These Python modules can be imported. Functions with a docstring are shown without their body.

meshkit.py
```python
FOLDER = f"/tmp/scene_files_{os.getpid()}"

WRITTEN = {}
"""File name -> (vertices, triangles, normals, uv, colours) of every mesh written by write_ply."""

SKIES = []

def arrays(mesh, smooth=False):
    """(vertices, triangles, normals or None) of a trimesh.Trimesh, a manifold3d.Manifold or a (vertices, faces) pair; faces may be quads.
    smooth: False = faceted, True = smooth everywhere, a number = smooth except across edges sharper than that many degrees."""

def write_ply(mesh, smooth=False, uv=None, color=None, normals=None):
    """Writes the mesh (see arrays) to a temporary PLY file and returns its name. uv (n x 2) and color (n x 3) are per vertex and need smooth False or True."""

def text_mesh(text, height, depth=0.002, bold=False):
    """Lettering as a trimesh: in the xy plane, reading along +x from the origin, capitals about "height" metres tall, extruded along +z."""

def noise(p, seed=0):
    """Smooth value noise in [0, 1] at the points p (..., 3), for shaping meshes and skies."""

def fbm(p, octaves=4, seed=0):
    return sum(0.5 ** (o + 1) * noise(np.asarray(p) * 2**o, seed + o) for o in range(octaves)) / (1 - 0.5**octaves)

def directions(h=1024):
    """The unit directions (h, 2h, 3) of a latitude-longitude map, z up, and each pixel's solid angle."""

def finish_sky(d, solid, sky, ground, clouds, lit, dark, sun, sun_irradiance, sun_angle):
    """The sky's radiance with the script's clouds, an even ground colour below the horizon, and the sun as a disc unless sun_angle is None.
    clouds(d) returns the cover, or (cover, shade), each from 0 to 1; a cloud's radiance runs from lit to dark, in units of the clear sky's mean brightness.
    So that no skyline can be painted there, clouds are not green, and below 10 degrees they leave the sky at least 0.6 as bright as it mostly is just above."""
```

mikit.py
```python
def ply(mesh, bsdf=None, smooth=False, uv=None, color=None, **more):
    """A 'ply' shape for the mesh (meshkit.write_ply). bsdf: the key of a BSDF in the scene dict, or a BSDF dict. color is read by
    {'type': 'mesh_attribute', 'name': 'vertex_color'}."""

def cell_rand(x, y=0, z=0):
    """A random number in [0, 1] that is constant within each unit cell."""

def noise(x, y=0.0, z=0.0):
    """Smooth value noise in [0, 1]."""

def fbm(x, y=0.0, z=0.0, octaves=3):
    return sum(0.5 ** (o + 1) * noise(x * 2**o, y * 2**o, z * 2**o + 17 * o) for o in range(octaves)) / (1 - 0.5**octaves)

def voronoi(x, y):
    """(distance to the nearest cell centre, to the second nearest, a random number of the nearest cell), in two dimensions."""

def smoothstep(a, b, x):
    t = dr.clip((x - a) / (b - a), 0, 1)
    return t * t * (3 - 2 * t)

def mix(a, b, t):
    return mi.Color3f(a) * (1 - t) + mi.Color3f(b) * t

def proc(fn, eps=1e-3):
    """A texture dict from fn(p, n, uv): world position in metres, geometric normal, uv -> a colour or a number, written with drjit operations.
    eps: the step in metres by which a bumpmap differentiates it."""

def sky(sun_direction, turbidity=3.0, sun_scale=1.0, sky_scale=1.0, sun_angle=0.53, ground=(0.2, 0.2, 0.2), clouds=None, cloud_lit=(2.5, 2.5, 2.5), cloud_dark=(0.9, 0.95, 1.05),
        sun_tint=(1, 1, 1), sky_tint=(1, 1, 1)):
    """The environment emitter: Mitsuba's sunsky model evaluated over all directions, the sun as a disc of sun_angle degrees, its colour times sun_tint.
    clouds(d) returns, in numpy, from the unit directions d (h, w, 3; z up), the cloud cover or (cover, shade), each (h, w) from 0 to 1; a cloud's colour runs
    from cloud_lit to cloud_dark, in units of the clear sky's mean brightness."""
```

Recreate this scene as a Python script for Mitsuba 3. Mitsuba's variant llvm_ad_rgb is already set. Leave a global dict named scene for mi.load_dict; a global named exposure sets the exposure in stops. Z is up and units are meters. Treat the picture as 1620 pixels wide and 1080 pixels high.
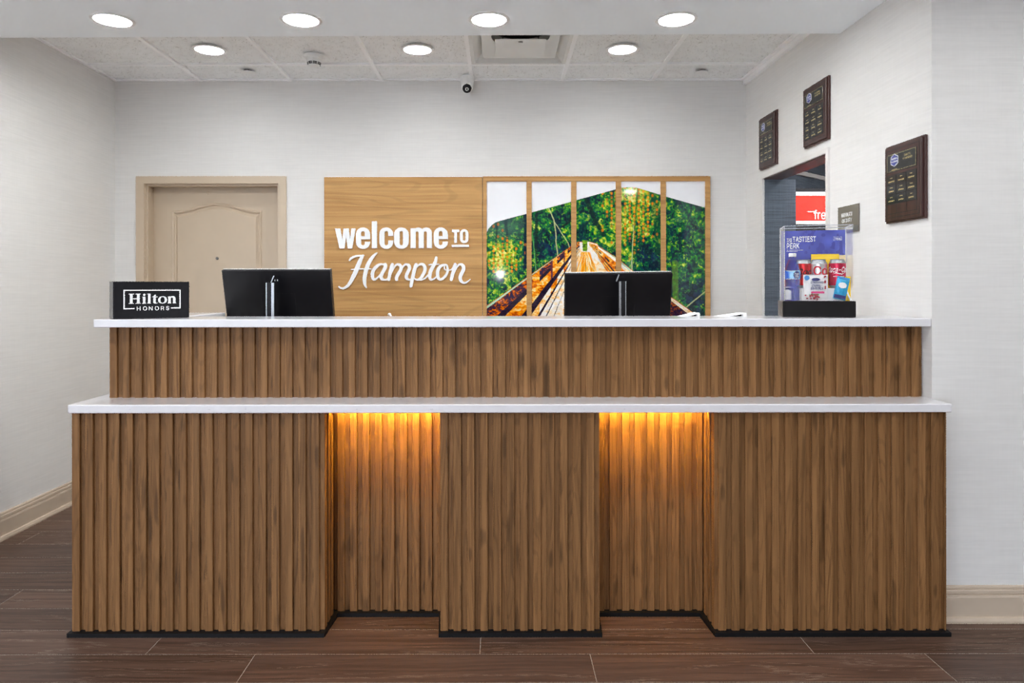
import math, random
import numpy as np, trimesh, mitsuba as mi, drjit as dr
import shapely
from shapely.geometry import Polygon, LineString, Point, box as sbox
from shapely.ops import unary_union
from shapely import affinity
import mikit, meshkit
from mikit import noise, fbm, cell_rand, smoothstep, mix

T = mi.ScalarTransform4f
scene, labels = {}, {}
rng = random.Random(7)

# ------------------------------------------------------------------ camera, sky, exposure
EYE = 1.304                      # camera height
FOCAL = 1100.0                   # focal length in pixels of the 1620 x 1080 frame
exposure = 2.1
ROLL = math.radians(0.07)
scene['camera'] = {
    'type': 'perspective', 'fov': 2 * math.degrees(math.atan(810 / FOCAL)), 'fov_axis': 'x',
    'near_clip': 0.05, 'far_clip': 200.0,
    'principal_point_offset_x': -(790 - 810) / 1620, 'principal_point_offset_y': -(455 - 540) / 1080,
    'to_world': T().look_at(origin=[0, 0, EYE], target=[0, 1, EYE], up=[math.sin(ROLL), 0, math.cos(ROLL)]),
}
scene['sky'] = mikit.sky((0.3, -0.4, 0.6), turbidity=4.0, sun_scale=0.0, sky_scale=1.0, ground=(0.5, 0.5, 0.5),
                         clouds=lambda d: np.full(d.shape[:2], 0.75), cloud_lit=(1.52, 1.58, 1.70), cloud_dark=(1, 1.03, 1.10))
SKY_GAIN = 8.75
DOWN = 38.0                      # radiance of a ceiling downlight lens
LOBBY, TILED = 0.70, 0.29            # gains of the lobby's and the tiled ceiling's lamps
LED = 50.0                       # radiance of the amber strips under the ledge

# ------------------------------------------------------------------ helpers
def lin(r, g, b):
    c = np.array([r, g, b], float) / 255
    return [float(v) for v in np.where(c <= 0.04045, c / 12.92, ((c + 0.055) / 1.055) ** 2.4)]

def numbered(key):
    def taken(k):
        return k in scene or k in labels or any(s.startswith(k + '__') for s in USED)
    if key not in USED_ROOT:
        USED_ROOT[key] = 0
        return key
    USED_ROOT[key] += 1
    return f'{key}_{USED_ROOT[key]:03d}'
USED_ROOT, USED = {}, set()

def obj(name, mesh, mat, parent=None, smooth=False, color=None, shape=None, **more):
    """One entry of the scene, keyed by its parent's key and its own name."""
    key = numbered(name if parent is None else parent + '__' + name)
    scene[key] = shape if shape is not None else mikit.ply(mesh, mat, smooth=smooth, color=color, **more)
    return key

def thing(name, label, cat, group=None):
    key = numbered(name)
    labels[key] = {'label': label, 'category': cat}
    if group:
        labels[key]['group'] = group
    return key

def tag(key, label=None, cat=None, group=None, kind=None):
    d = labels.setdefault(key, {})
    for k, v in (('label', label), ('category', cat), ('group', group), ('kind', kind)):
        if v:
            d[k] = v
    return key

def struct(name, mesh, mat, label, cat, smooth=False):
    k = obj(name, mesh, mat, smooth=smooth)
    return tag(k, label, cat, kind='structure')

def box(x0, x1, y0, y1, z0, z1, c=0.0):
    if c <= 0:
        m = trimesh.creation.box(extents=(x1 - x0, y1 - y0, z1 - z0))
        m.apply_translation(((x0 + x1) / 2, (y0 + y1) / 2, (z0 + z1) / 2))
        return m
    a, b, d = (x1 - x0) / 2, (y1 - y0) / 2, (z1 - z0) / 2
    pts = []
    for sx in (-1, 1):
        for sy in (-1, 1):
            for sz in (-1, 1):
                pts += [(sx * (a - c), sy * (b - c), sz * d), (sx * (a - c), sy * b, sz * (d - c)), (sx * a, sy * (b - c), sz * (d - c))]
    m = trimesh.Trimesh(np.array(pts)).convex_hull
    m.apply_translation(((x0 + x1) / 2, (y0 + y1) / 2, (z0 + z1) / 2))
    return m

def cat(*ms):
    return trimesh.util.concatenate([m for m in ms])

def extrude(poly, depth):
    polys = [g for g in getattr(poly, 'geoms', [poly]) if g.area > 1e-12]
    return cat(*[trimesh.creation.extrude_polygon(g, depth, engine='earcut') for g in polys])

def framed(mesh, origin, ex, ey, ez):
    """The mesh with its x, y and z axes laid along ex, ey and ez from the origin."""
    m = mesh.copy()
    M = np.eye(4)
    M[:3, 0], M[:3, 1], M[:3, 2], M[:3, 3] = ex, ey, ez, origin
    m.apply_transform(M)
    return m

def lathe(profile, sections=32, at=(0, 0, 0)):
    m = trimesh.creation.revolve(np.array(profile, float), sections=sections)
    m.apply_translation(at)
    if m.volume < 0:
        m.invert()
    return m

def tube(points, r, sides=8):
    """A round tube along a polyline."""
    p = np.asarray(points, float)
    t = np.gradient(p, axis=0)
    t /= np.linalg.norm(t, axis=1, keepdims=True)
    a = np.cross(t, np.where(np.abs(t[:, 2:]) < 0.9, [0, 0, 1.0], [1.0, 0, 0]))
    a /= np.linalg.norm(a, axis=1, keepdims=True)
    b = np.cross(t, a)
    ang = np.arange(sides) * 2 * np.pi / sides
    v = (p[:, None] + r * (np.cos(ang)[None, :, None] * a[:, None] + np.sin(ang)[None, :, None] * b[:, None])).reshape(-1, 3)
    f = []
    n = len(p)
    for i in range(n - 1):
        for j in range(sides):
            k = (j + 1) % sides
            f += [[i * sides + j, i * sides + k, (i + 1) * sides + k], [i * sides + j, (i + 1) * sides + k, (i + 1) * sides + j]]
    for j in range(1, sides - 1):
        f += [[0, j + 1, j], [(n - 1) * sides, (n - 1) * sides + j, (n - 1) * sides + j + 1]]
    m = trimesh.Trimesh(v, np.array(f), process=False)
    if m.volume < 0:
        m.invert()
    return m

def text(s, height, depth=0.001, bold=False, condense=1.0, center=True):
    m = meshkit.text_mesh(s, height, depth, bold)
    m.apply_scale([condense, 1, 1])
    if center:
        m.apply_translation([-(m.bounds[0, 0] + m.bounds[1, 0]) / 2, 0, 0])
    return m

def brush(pts, scale=1.0):
    """The outline of a brush stroke through (x, y, width) points, smoothed by a spline."""
    from scipy.interpolate import PchipInterpolator, CubicSpline
    p = np.array(pts, float)
    s = np.concatenate([[0], np.cumsum(np.linalg.norm(np.diff(p[:, :2], axis=0), axis=1))])
    u = np.linspace(0, s[-1], max(12, int(s[-1] / 9)))
    xy = CubicSpline(s, p[:, :2])(u) if len(p) > 2 else np.stack([np.interp(u, s, p[:, 0]), np.interp(u, s, p[:, 1])], 1)
    w = PchipInterpolator(s, p[:, 2])(u)
    out = [LineString([xy[i], xy[i + 1]]).buffer((w[i] + w[i + 1]) / 4, quad_segs=4) for i in range(len(u) - 1)]
    return unary_union(out)

def stadium(x0, x1, y0, y1):
    r = min(x1 - x0, y1 - y0) / 2 * 0.98
    return sbox(x0 + r, y0 + r, x1 - r, y1 - r).buffer(r, quad_segs=10)

# ------------------------------------------------------------------ materials
def principled(color, rough=0.5, spec=0.5, metal=0.0, two=False, **kw):
    d = {'type': 'principled', 'base_color': color if isinstance(color, dict) else {'type': 'rgb', 'value': list(color)},
         'roughness': rough, 'specular': spec, 'metallic': metal, **kw}
    return {'type': 'twosided', 'bsdf': d} if two else d

def mat(name, *a, **k):
    scene['mat_' + name] = principled(*a, **k)
    return 'mat_' + name

def linen(base, amount):
    base = mi.ScalarColor3f(base)
    def fn(p, n, uv):
        u = p.x + p.y
        weft = noise(u * 7.0, p.z * 150.0) * 0.6 + noise(u * 18.0, p.z * 260.0, 5.0) * 0.4
        warp = noise(u * 230.0, p.z * 9.0, 9.0)
        v = 1.0 + amount * ((weft - 0.5) * 1.5 + (warp - 0.5) * 0.35)
        return mi.Color3f(base) * v
    return mikit.proc(fn)

WALL = mat('wallpaper', linen((0.70, 0.688, 0.672), 0.05), rough=0.85, spec=0.2)
SLATE = mat('slate_wallpaper', linen((0.085, 0.105, 0.130), 0.4), rough=0.8, spec=0.2)
PAINT = mat('ceiling_paint', (0.86, 0.90, 0.93), rough=0.7, spec=0.2)
WHITE = mat('white_metal', (0.78, 0.78, 0.77), rough=0.4)
RAIL = mat('rail_white', (0.88, 0.885, 0.89), rough=0.5)
TRIMW = mat('baseboard_paint', lin(188, 172, 154), rough=0.35)
TAUPE = mat('door_paint', lin(190, 172, 150), rough=0.4)
FRAMEW = mat('doorway_paint', lin(215, 213, 210), rough=0.4)

def tile_fn(p, n, uv):
    holes = smoothstep(0.78, 0.88, noise(p.x * 210, p.y * 210)) * smoothstep(0.40, 0.6, noise(p.x * 60, p.y * 60, 3.0))
    worms = 0.8 * smoothstep(0.84, 0.92, noise(p.x * 150, p.y * 120, 8.0))
    k = dr.maximum(holes, worms)
    return mix((0.80, 0.81, 0.81), (0.47, 0.46, 0.43), k) * (0.97 + 0.06 * noise(p.x * 30, p.y * 30, 1.0))
TILE = mat('acoustic_tile', mikit.proc(tile_fn), rough=0.9, spec=0.1)

def quartz_fn(p, n, uv):
    v = noise(p.x * 9, p.y * 9, p.z * 9)
    speck = smoothstep(0.93, 0.97, noise(p.x * 60, p.y * 60, p.z * 60))
    return mix((0.745, 0.738, 0.765), (0.705, 0.70, 0.73), v) * (1 - 0.12 * speck)
scene['mat_quartz'] = {'type': 'roughplastic', 'diffuse_reflectance': mikit.proc(quartz_fn), 'alpha': 0.03, 'int_ior': 1.52}
QUARTZ = 'mat_quartz'

def slat_fn(p, n, uv):
    s = p.x + p.y * 1.37
    cell = dr.floor((p.x + 10.0) / 0.025) + dr.floor((p.y + 10.0) / 0.031) * 57.0
    shift = cell_rand(cell, 3.0) * 9.0
    z = p.z + shift
    warp = noise(s * 22, z * 2.2) * 0.05
    streak = fbm((s + warp) * 130, z * 3.2, 2.0, 3)
    fine = noise(s * 520, z * 22, 4.0)
    rings = 0.5 + 0.5 * dr.sin(60.0 * fbm(s * 17 + shift, z * 1.5, 6.0, 2) + s * 60)
    knots = smoothstep(0.80, 0.95, noise(s * 38 + shift, z * 7.5, 11.0))
    tone = 0.86 + 0.26 * cell_rand(cell, 7.0)
    c = mix((0.150, 0.070, 0.025), (0.262, 0.132, 0.052), smoothstep(0.05, 0.95, streak))
    c = c * (1.0 - 0.16 * smoothstep(0.75, 1.0, rings)) * (0.95 + 0.10 * fine) * (1.0 - 0.40 * knots)
    return c * tone
SLAT = mat('walnut_slat', mikit.proc(slat_fn), rough=0.5, spec=0.2)

def oak_fn(axis):
    def fn(p, n, uv):
        u = p.x if axis == 'x' else p.z
        a = p.z if axis == 'x' else p.x + p.y
        warp = noise(u * 1.6, a * 9) * 0.03
        streak = fbm(u * 2.2, (a + warp) * 95, 3.0, 3)
        band = fbm(u * 0.7, (a + warp) * 16, 8.0, 2)
        fine = noise(u * 14, a * 420, 2.0)
        c = mix((0.405, 0.210, 0.073), (0.53, 0.304, 0.117), smoothstep(0.25, 0.75, streak * 0.55 + band * 0.45))
        rings = 0.5 + 0.5 * dr.sin(42.0 * fbm(u * 0.9, a * 9.0, 4.0, 2) + a * 30)
        return c * (1.0 - 0.10 * smoothstep(0.80, 1.0, rings)) * (0.97 + 0.06 * fine)
    return mikit.proc(fn)
OAK = mat('oak_panel', oak_fn('x'), rough=0.5, spec=0.2)

PLANK_W, PLANK_L, ROW0, ROW_OFF = 0.1785, 1.192, 2.298, (0.321, -0.071, -0.192)
def floor_fn(p, n, uv):
    row = dr.floor((p.y - ROW0) / PLANK_W)
    m3 = row - 3.0 * dr.floor(row / 3.0 + 0.01)
    off = dr.select(m3 < 0.5, ROW_OFF[0], dr.select(m3 < 1.5, ROW_OFF[1], ROW_OFF[2]))
    col = dr.floor((p.x - off) / PLANK_L)
    r1, r2 = cell_rand(row, col, 1.0), cell_rand(row, col, 2.0)
    x, y = p.x + r1 * 11, p.y + r2 * 7
    streak = fbm(x * 3.5, y * 90 + 2.5 * noise(x * 3, y * 12), 0.0, 4)
    rings = 0.5 + 0.5 * dr.sin(34.0 * fbm(x * 1.3, y * 10, 5.0, 2) + y * 90)
    fine = noise(x * 30, y * 420, 6.0)
    pale = smoothstep(0.70, 0.95, rings) * smoothstep(0.40, 0.7, noise(x * 4, y * 16, 3.0)) * smoothstep(0.45, 0.75, noise(x * 45, y * 420, 9.0))
    patch = noise(x * 1.6, y * 7.0, 2.0)
    c = mix((0.066, 0.034, 0.023), (0.125, 0.070, 0.049), smoothstep(0.2, 0.8, streak))
    c = mix(c, (0.082, 0.052, 0.042), 0.6 * patch)
    c = mix(c, (0.19, 0.14, 0.11), 0.55 * pale)
    return c * (0.80 + 0.36 * r1) * (0.90 + 0.20 * fine)
PLANK = mat('floor_plank', mikit.proc(floor_fn), rough=0.38, spec=0.24)
GROUT = mat('grout', (0.27, 0.225, 0.19), rough=0.8)

BLACK = mat('black_plastic', (0.007, 0.007, 0.009), rough=0.45, spec=0.25)
PLINTH = mat('black_plinth', (0.006, 0.006, 0.007), rough=0.5, spec=0.2)
SATIN = mat('monitor_back', (0.004, 0.004, 0.006), rough=0.30, spec=0.35)
GLOSSK = mat('gloss_black', (0.006, 0.006, 0.007), rough=0.08)
GREYM = mat('grey_metal', (0.18, 0.18, 0.18), rough=0.35, metal=0.6)
SILVER = mat('silver', (0.38, 0.40, 0.42), rough=0.4, metal=1.0)
SIGNW = mat('sign_white', (0.80, 0.80, 0.80), rough=0.4)
LETTER = mat('letter_white', (0.78, 0.79, 0.80), rough=0.45)
GREYL = mat('light_grey', (0.5, 0.5, 0.49), rough=0.5)
DARKG = mat('dark_gap', (0.01, 0.01, 0.011), rough=0.7)
PAPER = mat('paper', (0.80, 0.80, 0.80), rough=0.6)
CHROME = mat('chrome', (0.7, 0.68, 0.64), rough=0.2, metal=1.0)

def mahog_fn(p, n, uv):
    s = p.y + p.x
    g = fbm(s * 60, p.z * 6, 1.0, 3)
    return mix((0.022, 0.006, 0.005), (0.058, 0.017, 0.013), g)
MAHOG = mat('mahogany', mikit.proc(mahog_fn), rough=0.25, spec=0.5, clearcoat=0.5)
PLATE = mat('black_plate', (0.012, 0.012, 0.012), rough=0.12)
GOLD = mat('gold', (0.62, 0.50, 0.24), rough=0.35, metal=0.7)
BLUE = mat('badge_blue', lin(60, 66, 140), rough=0.3)
ROOMSIGN = mat('bronze_sign', lin(118, 112, 104), rough=0.3, metal=0.2)

# ------------------------------------------------------------------ the shell
XL, YB, CEIL, SOF = -2.60, 4.705, 2.704, 2.558     # left wall, back wall, tiled ceiling, soffit
REAR, XE, XW, YW = -5.0, 4.4, -6.5, 1.9                              # lobby's rear wall, far right end
WA = math.atan(0.0127)                            # the right wall leans a little inward
U = np.array([-math.sin(WA), math.cos(WA), 0.0])  # along the right wall, away from the camera
N = np.array([-math.cos(WA), -math.sin(WA), 0.0]) # out of the right wall, into the room
C0 = np.array([1.697, 2.73, 0.0])                 # the outer corner of the right wall
Z = np.array([0, 0, 1.0])
def on_right(mesh, a, z, off=0.0):
    """A mesh drawn in the x-y plane, hung on the right wall a metres behind its corner."""
    return framed(mesh, C0 + U * a + Z * z + N * off, -U, Z, N)
def on_back(mesh, x, z, y=YB):
    return framed(mesh, (x, y, z), (1, 0, 0), Z, (0, -1, 0))

# floor: bed of joints, and each plank a part
FL = struct('floor', box(XW - 0.12, XE, REAR - 0.2, 8.2, -0.12, -0.0005), GROUT, 'dark brown wood plank floor with thin pale joints', 'floor')
for row in range(-9, 14):
    y0 = ROW0 + row * PLANK_W
    off = ROW_OFF[row % 3]
    k0 = math.floor((XL - off) / PLANK_L)
    for k in range(k0, k0 + 7):
        x0, x1 = off + k * PLANK_L, off + (k + 1) * PLANK_L
        x0, x1 = max(x0, XL), min(x1, XE)
        if x1 - x0 < 0.03:
            continue
        obj('plank', box(x0 + 0.0016, x1 - 0.0016, y0 + 0.0016, y0 + PLANK_W - 0.0016, -0.0005, 0.0), PLANK, FL)
y0 = ROW0 - 9 * PLANK_W
obj('surface', box(XW, XE, REAR, y0 - 0.0015, -0.0005, 0.0), PLANK, FL)
obj('surface', box(XW, XL - 0.0015, y0 - 0.0015, YW, -0.0005, 0.0), PLANK, FL)
obj('surface', box(1.7, XE, ROW0 + 14 * PLANK_W + 0.0015, 8.1, -0.0005, 0.0), PLANK, FL)

# walls
DX0, DX1, DTOP = -2.397, -1.4925, 2.009            # the door's opening in the back wall
wb = sbox(XL - 0.12, 0, 1.80, CEIL + 0.1).difference(sbox(DX0, -1, DX1, DTOP))
struct('wall_back', framed(extrude(wb, 0.155), (0, YB + 0.155, 0), (1, 0, 0), Z, (0, -1, 0)), WALL, 'off-white linen-textured wall behind the reception desk', 'wall')
struct('wall_left', box(XL - 0.12, XL, YW, YB, 0, CEIL + 0.1), WALL, 'off-white linen-textured wall on the left', 'wall')
DA0, DA1, DT2 = 0.84, 1.672, 1.992                # the doorway in the right wall, along it
wr = sbox(-(YB - 2.73) - 0.004, 0, 0, CEIL + 0.1).difference(sbox(-DA1, -1, -DA0, DT2))
struct('wall_right', framed(extrude(wr, 0.115), C0 - N * 0.115, -U, Z, N), WALL, 'off-white linen-textured wall on the right with an open doorway', 'wall')
struct('wall_entry', box(1.6972, XE, 2.7285, 2.845, 0, CEIL + 0.1), WALL, 'off-white linen-textured wall facing the lobby at the right', 'wall')
struct('wall_lobby_front', box(XW, XL - 0.12, YW, YW + 0.12, 0, CEIL + 0.1), WALL, 'pale lobby wall left of the desk area', 'wall')
struct('wall_lobby_left', box(XW - 0.12, XW, REAR, YW + 0.12, 0, CEIL + 0.1), WALL, 'pale wall at the far left end of the lobby', 'wall')
struct('wall_far_right', box(XE, XE + 0.12, REAR, 8.2, 0, CEIL + 0.1), WALL, 'pale wall at the far right end of the lobby', 'wall')
WX0, WX1, WZ0, WZ1 = -6.3, -0.6, 0.06, 2.40
wre = sbox(XW - 0.12, 0, XE + 0.12, CEIL + 0.1).difference(sbox(WX0, WZ0, WX1, WZ1))
struct('wall_rear', framed(extrude(wre, 0.15), (0, REAR, 0), (1, 0, 0), Z, (0, -1, 0)), WALL, 'pale lobby wall with a wide storefront window', 'wall')
fr = [box(WX0 - 0.03, WX1 + 0.03, REAR - 0.11, REAR - 0.05, z - 0.03, z + 0.03) for z in (WZ0, WZ1)]
fr += [box(x - 0.03, x + 0.03, REAR - 0.11, REAR - 0.05, WZ0, WZ1) for x in np.linspace(WX0, WX1, 6)]
WN = struct('window_1', cat(*fr), GREYM, 'wide storefront window in the lobby wall', 'window')

# soffit over the lobby and desk front; tiled ceiling behind it
se = Polygon([(XW, REAR), (XE, REAR), (XE, 2.728), (1.695, 2.728), (1.686, 3.437), (XL, 3.483), (XL, YW), (XW, YW)])
struct('ceiling_soffit', framed(extrude(se, CEIL + 0.1 - SOF), (0, 0, SOF), (1, 0, 0), (0, 1, 0), Z), PAINT, 'smooth white soffit over the front of the desk', 'ceiling')
CE = struct('ceiling', box(XL - 0.1, 1.80, 3.40, YB + 0.1, CEIL + 0.06, CEIL + 0.12), PAINT, 'white suspended ceiling of speckled tiles behind the soffit', 'ceiling')
gx = [-2.624 + 0.61 * k for k in range(8)]
gy = [3.143, 3.753, 4.363]
ys = [(3.40, 3.753), (3.753, 4.363), (4.363, YB)]
for i in range(8):
    x0 = max(gx[i], XL)
    x1 = min(gx[i] + 0.61, 1.705)
    if x1 - x0 < 0.02:
        continue
    for j, (a, b) in enumerate(ys):
        if abs(gx[i] + 0.184) < 0.01 and j == 1:
            continue                                # the air diffuser's bay
        obj('tile', box(x0 + 0.004, x1 - 0.004, a + 0.004, b - 0.004, CEIL + 0.009, CEIL + 0.024, 0.002), TILE, CE)
for x in gx[1:]:
    if x < 1.66:
        obj('rail', box(x - 0.012, x + 0.012, 3.40, YB, CEIL - 0.003, CEIL + 0.022), RAIL, CE)
for y in gy[1:]:
    for i in range(8):
        x0, x1 = max(gx[i] + 0.012, XL), min(gx[i] + 0.61 - 0.012, 1.68)
        if x1 - x0 > 0.05:
            obj('cross_rail', box(x0, x1, y - 0.012, y + 0.012, CEIL - 0.003, CEIL + 0.022), RAIL, CE)
obj('wall_angle', cat(box(XL, 1.70, YB - 0.022, YB, CEIL - 0.002, CEIL + 0.01), box(XL, XL + 0.022, 3.4, YB, CEIL - 0.002, CEIL + 0.01)), RAIL, CE)
obj('wall_angle', framed(box(-1.975, -0.65, -0.022, 0.006, 0, 0.05), C0 + Z * (CEIL - 0.03), -U, N * -1, Z), RAIL, CE)

# baseboards: moulded profile swept along the wall
prof = Polygon([(0, 0), (0.036, 0), (0.036, 0.008), (0.030, 0.019), (0.020, 0.021), (0.019, 0.094), (0.017, 0.098), (0.017, 0.101), (0.012, 0.104),
                (0.016, 0.108), (0.015, 0.118), (0.013, 0.121), (0.009, 0.123), (0.011, 0.126), (0.009, 0.133), (0.004, 0.136), (0, 0.136)])
struct('baseboard_left', framed(extrude(prof, YB - YW), (XL, YB, 0), (1, 0, 0), Z, (0, -1, 0)), TRIMW, 'beige moulded baseboard along the left wall', 'baseboard')
struct('baseboard_right', framed(extrude(prof, XE - 1.70), (1.70, 2.73, 0), (0, -1, 0), Z, (-1, 0, 0)).apply_translation((XE - 1.70, 0, 0)), TRIMW, 'beige moulded baseboard on the wall right of the desk', 'baseboard')

# door in the back wall: slab with an arched raised panel, moulded steel frame
DY = 4.825
DR = struct('door_1', box(DX0, DX1, DY, DY + 0.035, 0.01, DTOP), TAUPE, 'taupe panelled door closed in the back wall', 'door')
def arch(x0, x1, z0, ze, rise):
    xs = np.linspace(0, 1, 33)
    t = np.clip((np.abs(xs - 0.5) * 2 - 0.02) / 0.9, 0, 1)
    zz = ze + rise * 0.5 * (1 + np.cos(np.pi * t))
    return Polygon([(x0, z0), (x1, z0)] + [(x0 + (x1 - x0) * s, z) for s, z in zip(xs[::-1], zz[::-1])])
def panel_relief(x0, x1, z0, ze, rise):
    """Rings at changing depth: a sunk moulding round a raised field."""
    p0 = arch(x0, x1, z0, ze, rise)
    steps = [(0.0, 0.0), (0.006, 0.006), (0.014, 0.004), (0.019, -0.007), (0.026, -0.008), (0.042, 0.003)]
    ms = []
    def ring(d, n=160):
        q = p0.buffer(-d, join_style=2)
        L = q.exterior
        # resample each ring from its lower left corner
        c = np.array(L.coords)[:-1]
        if not L.is_ccw:
            c = c[::-1]
        i = np.argmin(c[:, 0] + c[:, 1])
        c = np.roll(c, -i, axis=0)
        ls = LineString(np.vstack([c, c[:1]]))
        corners = sorted(ls.project(Point(*k)) for k in c)
        br = ls.project(Point(q.bounds[2], q.bounds[1]))
        tr = max(k for k, cc in ((ls.project(Point(*cc)), cc) for cc in c) if abs(cc[0] - q.bounds[2]) < 1e-3)
        tl = min(k for k, cc in ((ls.project(Point(*cc)), cc) for cc in c) if abs(cc[0] - q.bounds[0]) < 1e-3 and cc[1] > q.bounds[1] + 0.1)
        marks = [0, br, tr, tl, ls.length]
        cnt = [10, 20, 100, 20]
        out = []
        for a, b, m in zip(marks[:-1], marks[1:], cnt):
            out += [ls.interpolate(a + (b - a) * t / m) for t in range(m)]
        return np.array([(o.x, o.y) for o in out])
    rings = [(ring(d), h) for d, h in steps]
    V, F = [], []
    n = len(rings[0][0])
    for r, h in rings:
        V.append(np.column_stack([r, np.full(n, h)]))
    for i in range(len(rings) - 1):
        for j in range(n):
            k = (j + 1) % n
            F += [[i * n + j, i * n + k, (i + 1) * n + k], [i * n + j, (i + 1) * n + k, (i + 1) * n + j]]
    m = trimesh.Trimesh(np.vstack(V), np.array(F), process=False)
    inner = Polygon(rings[-1][0])
    v2, f2 = trimesh.creation.triangulate_polygon(inner, engine='earcut')
    cap = trimesh.Trimesh(np.column_stack([v2, np.full(len(v2), rings[-1][1])]), f2, process=False)
    if cap.face_normals[:, 2].mean() < 0:
        cap.invert()
    return cat(m, cap)
pr = panel_relief(-2.268, -1.6425, 0.80, 1.838, 0.054)
facing = sbox(DX0 + 0.002, 0.012, DX1 - 0.002, DTOP - 0.004).difference(arch(-2.268, -1.6425, 0.80, 1.838, 0.054))
low = sbox(-2.268, 0.14, -1.6425, 0.68)
obj('stile_face', framed(extrude(facing.difference(low), 0.010), (0, DY, 0), (1, 0, 0), Z, (0, -1, 0)), TAUPE, DR)
obj('raised_panel', on_back(pr, 0, 0, DY - 0.010), TAUPE, DR, smooth=25)
obj('raised_panel', on_back(extrude(low.buffer(-0.03), 0.008), 0, 0, DY), TAUPE, DR)
pv = lathe([(0, 0.006), (0.004, 0.006), (0.005, 0.003), (0.009, 0.004), (0.011, 0.0), (0, 0)], 20)
k = obj('peephole', on_back(pv, -1.952, 1.509, DY - 0.013), GREYM, DR, smooth=40)
tag(k, 'small dark door viewer')
for x in (-2.262, -2.253, -2.020, -2.012):
    obj('screw_cap', on_back(lathe([(0, 0.002), (0.006, 0.0015), (0.007, 0), (0, 0)], 12), x, 1.958 if x in (-2.262, -2.020) else 1.975, DY - 0.010), TAUPE, DR)
casing = sbox(-2.452, 0, -1.439, 2.059).difference(sbox(DX0, -1, DX1, DTOP))
obj('frame', on_back(extrude(casing, 0.015), 0, 0, YB), TAUPE, DR)
jamb = sbox(DX0 - 0.0, 0, DX1, DTOP).difference(sbox(DX0 + 0.001, -1, DX1 - 0.001, DTOP - 0.001))
stop = sbox(DX0, 0, DX1, DTOP).difference(sbox(DX0 + 0.013, -1, DX1 - 0.013, DTOP - 0.013))
obj('frame', on_back(extrude(sbox(DX0, 0, DX1, DTOP).difference(sbox(DX0 + 0.002, -1, DX1 - 0.002, DTOP - 0.002)), 0.12), 0, 0, DY), TAUPE, DR)
obj('door_stop', on_back(extrude(stop, 0.052), 0, 0, 4.772), TAUPE, DR)

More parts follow.
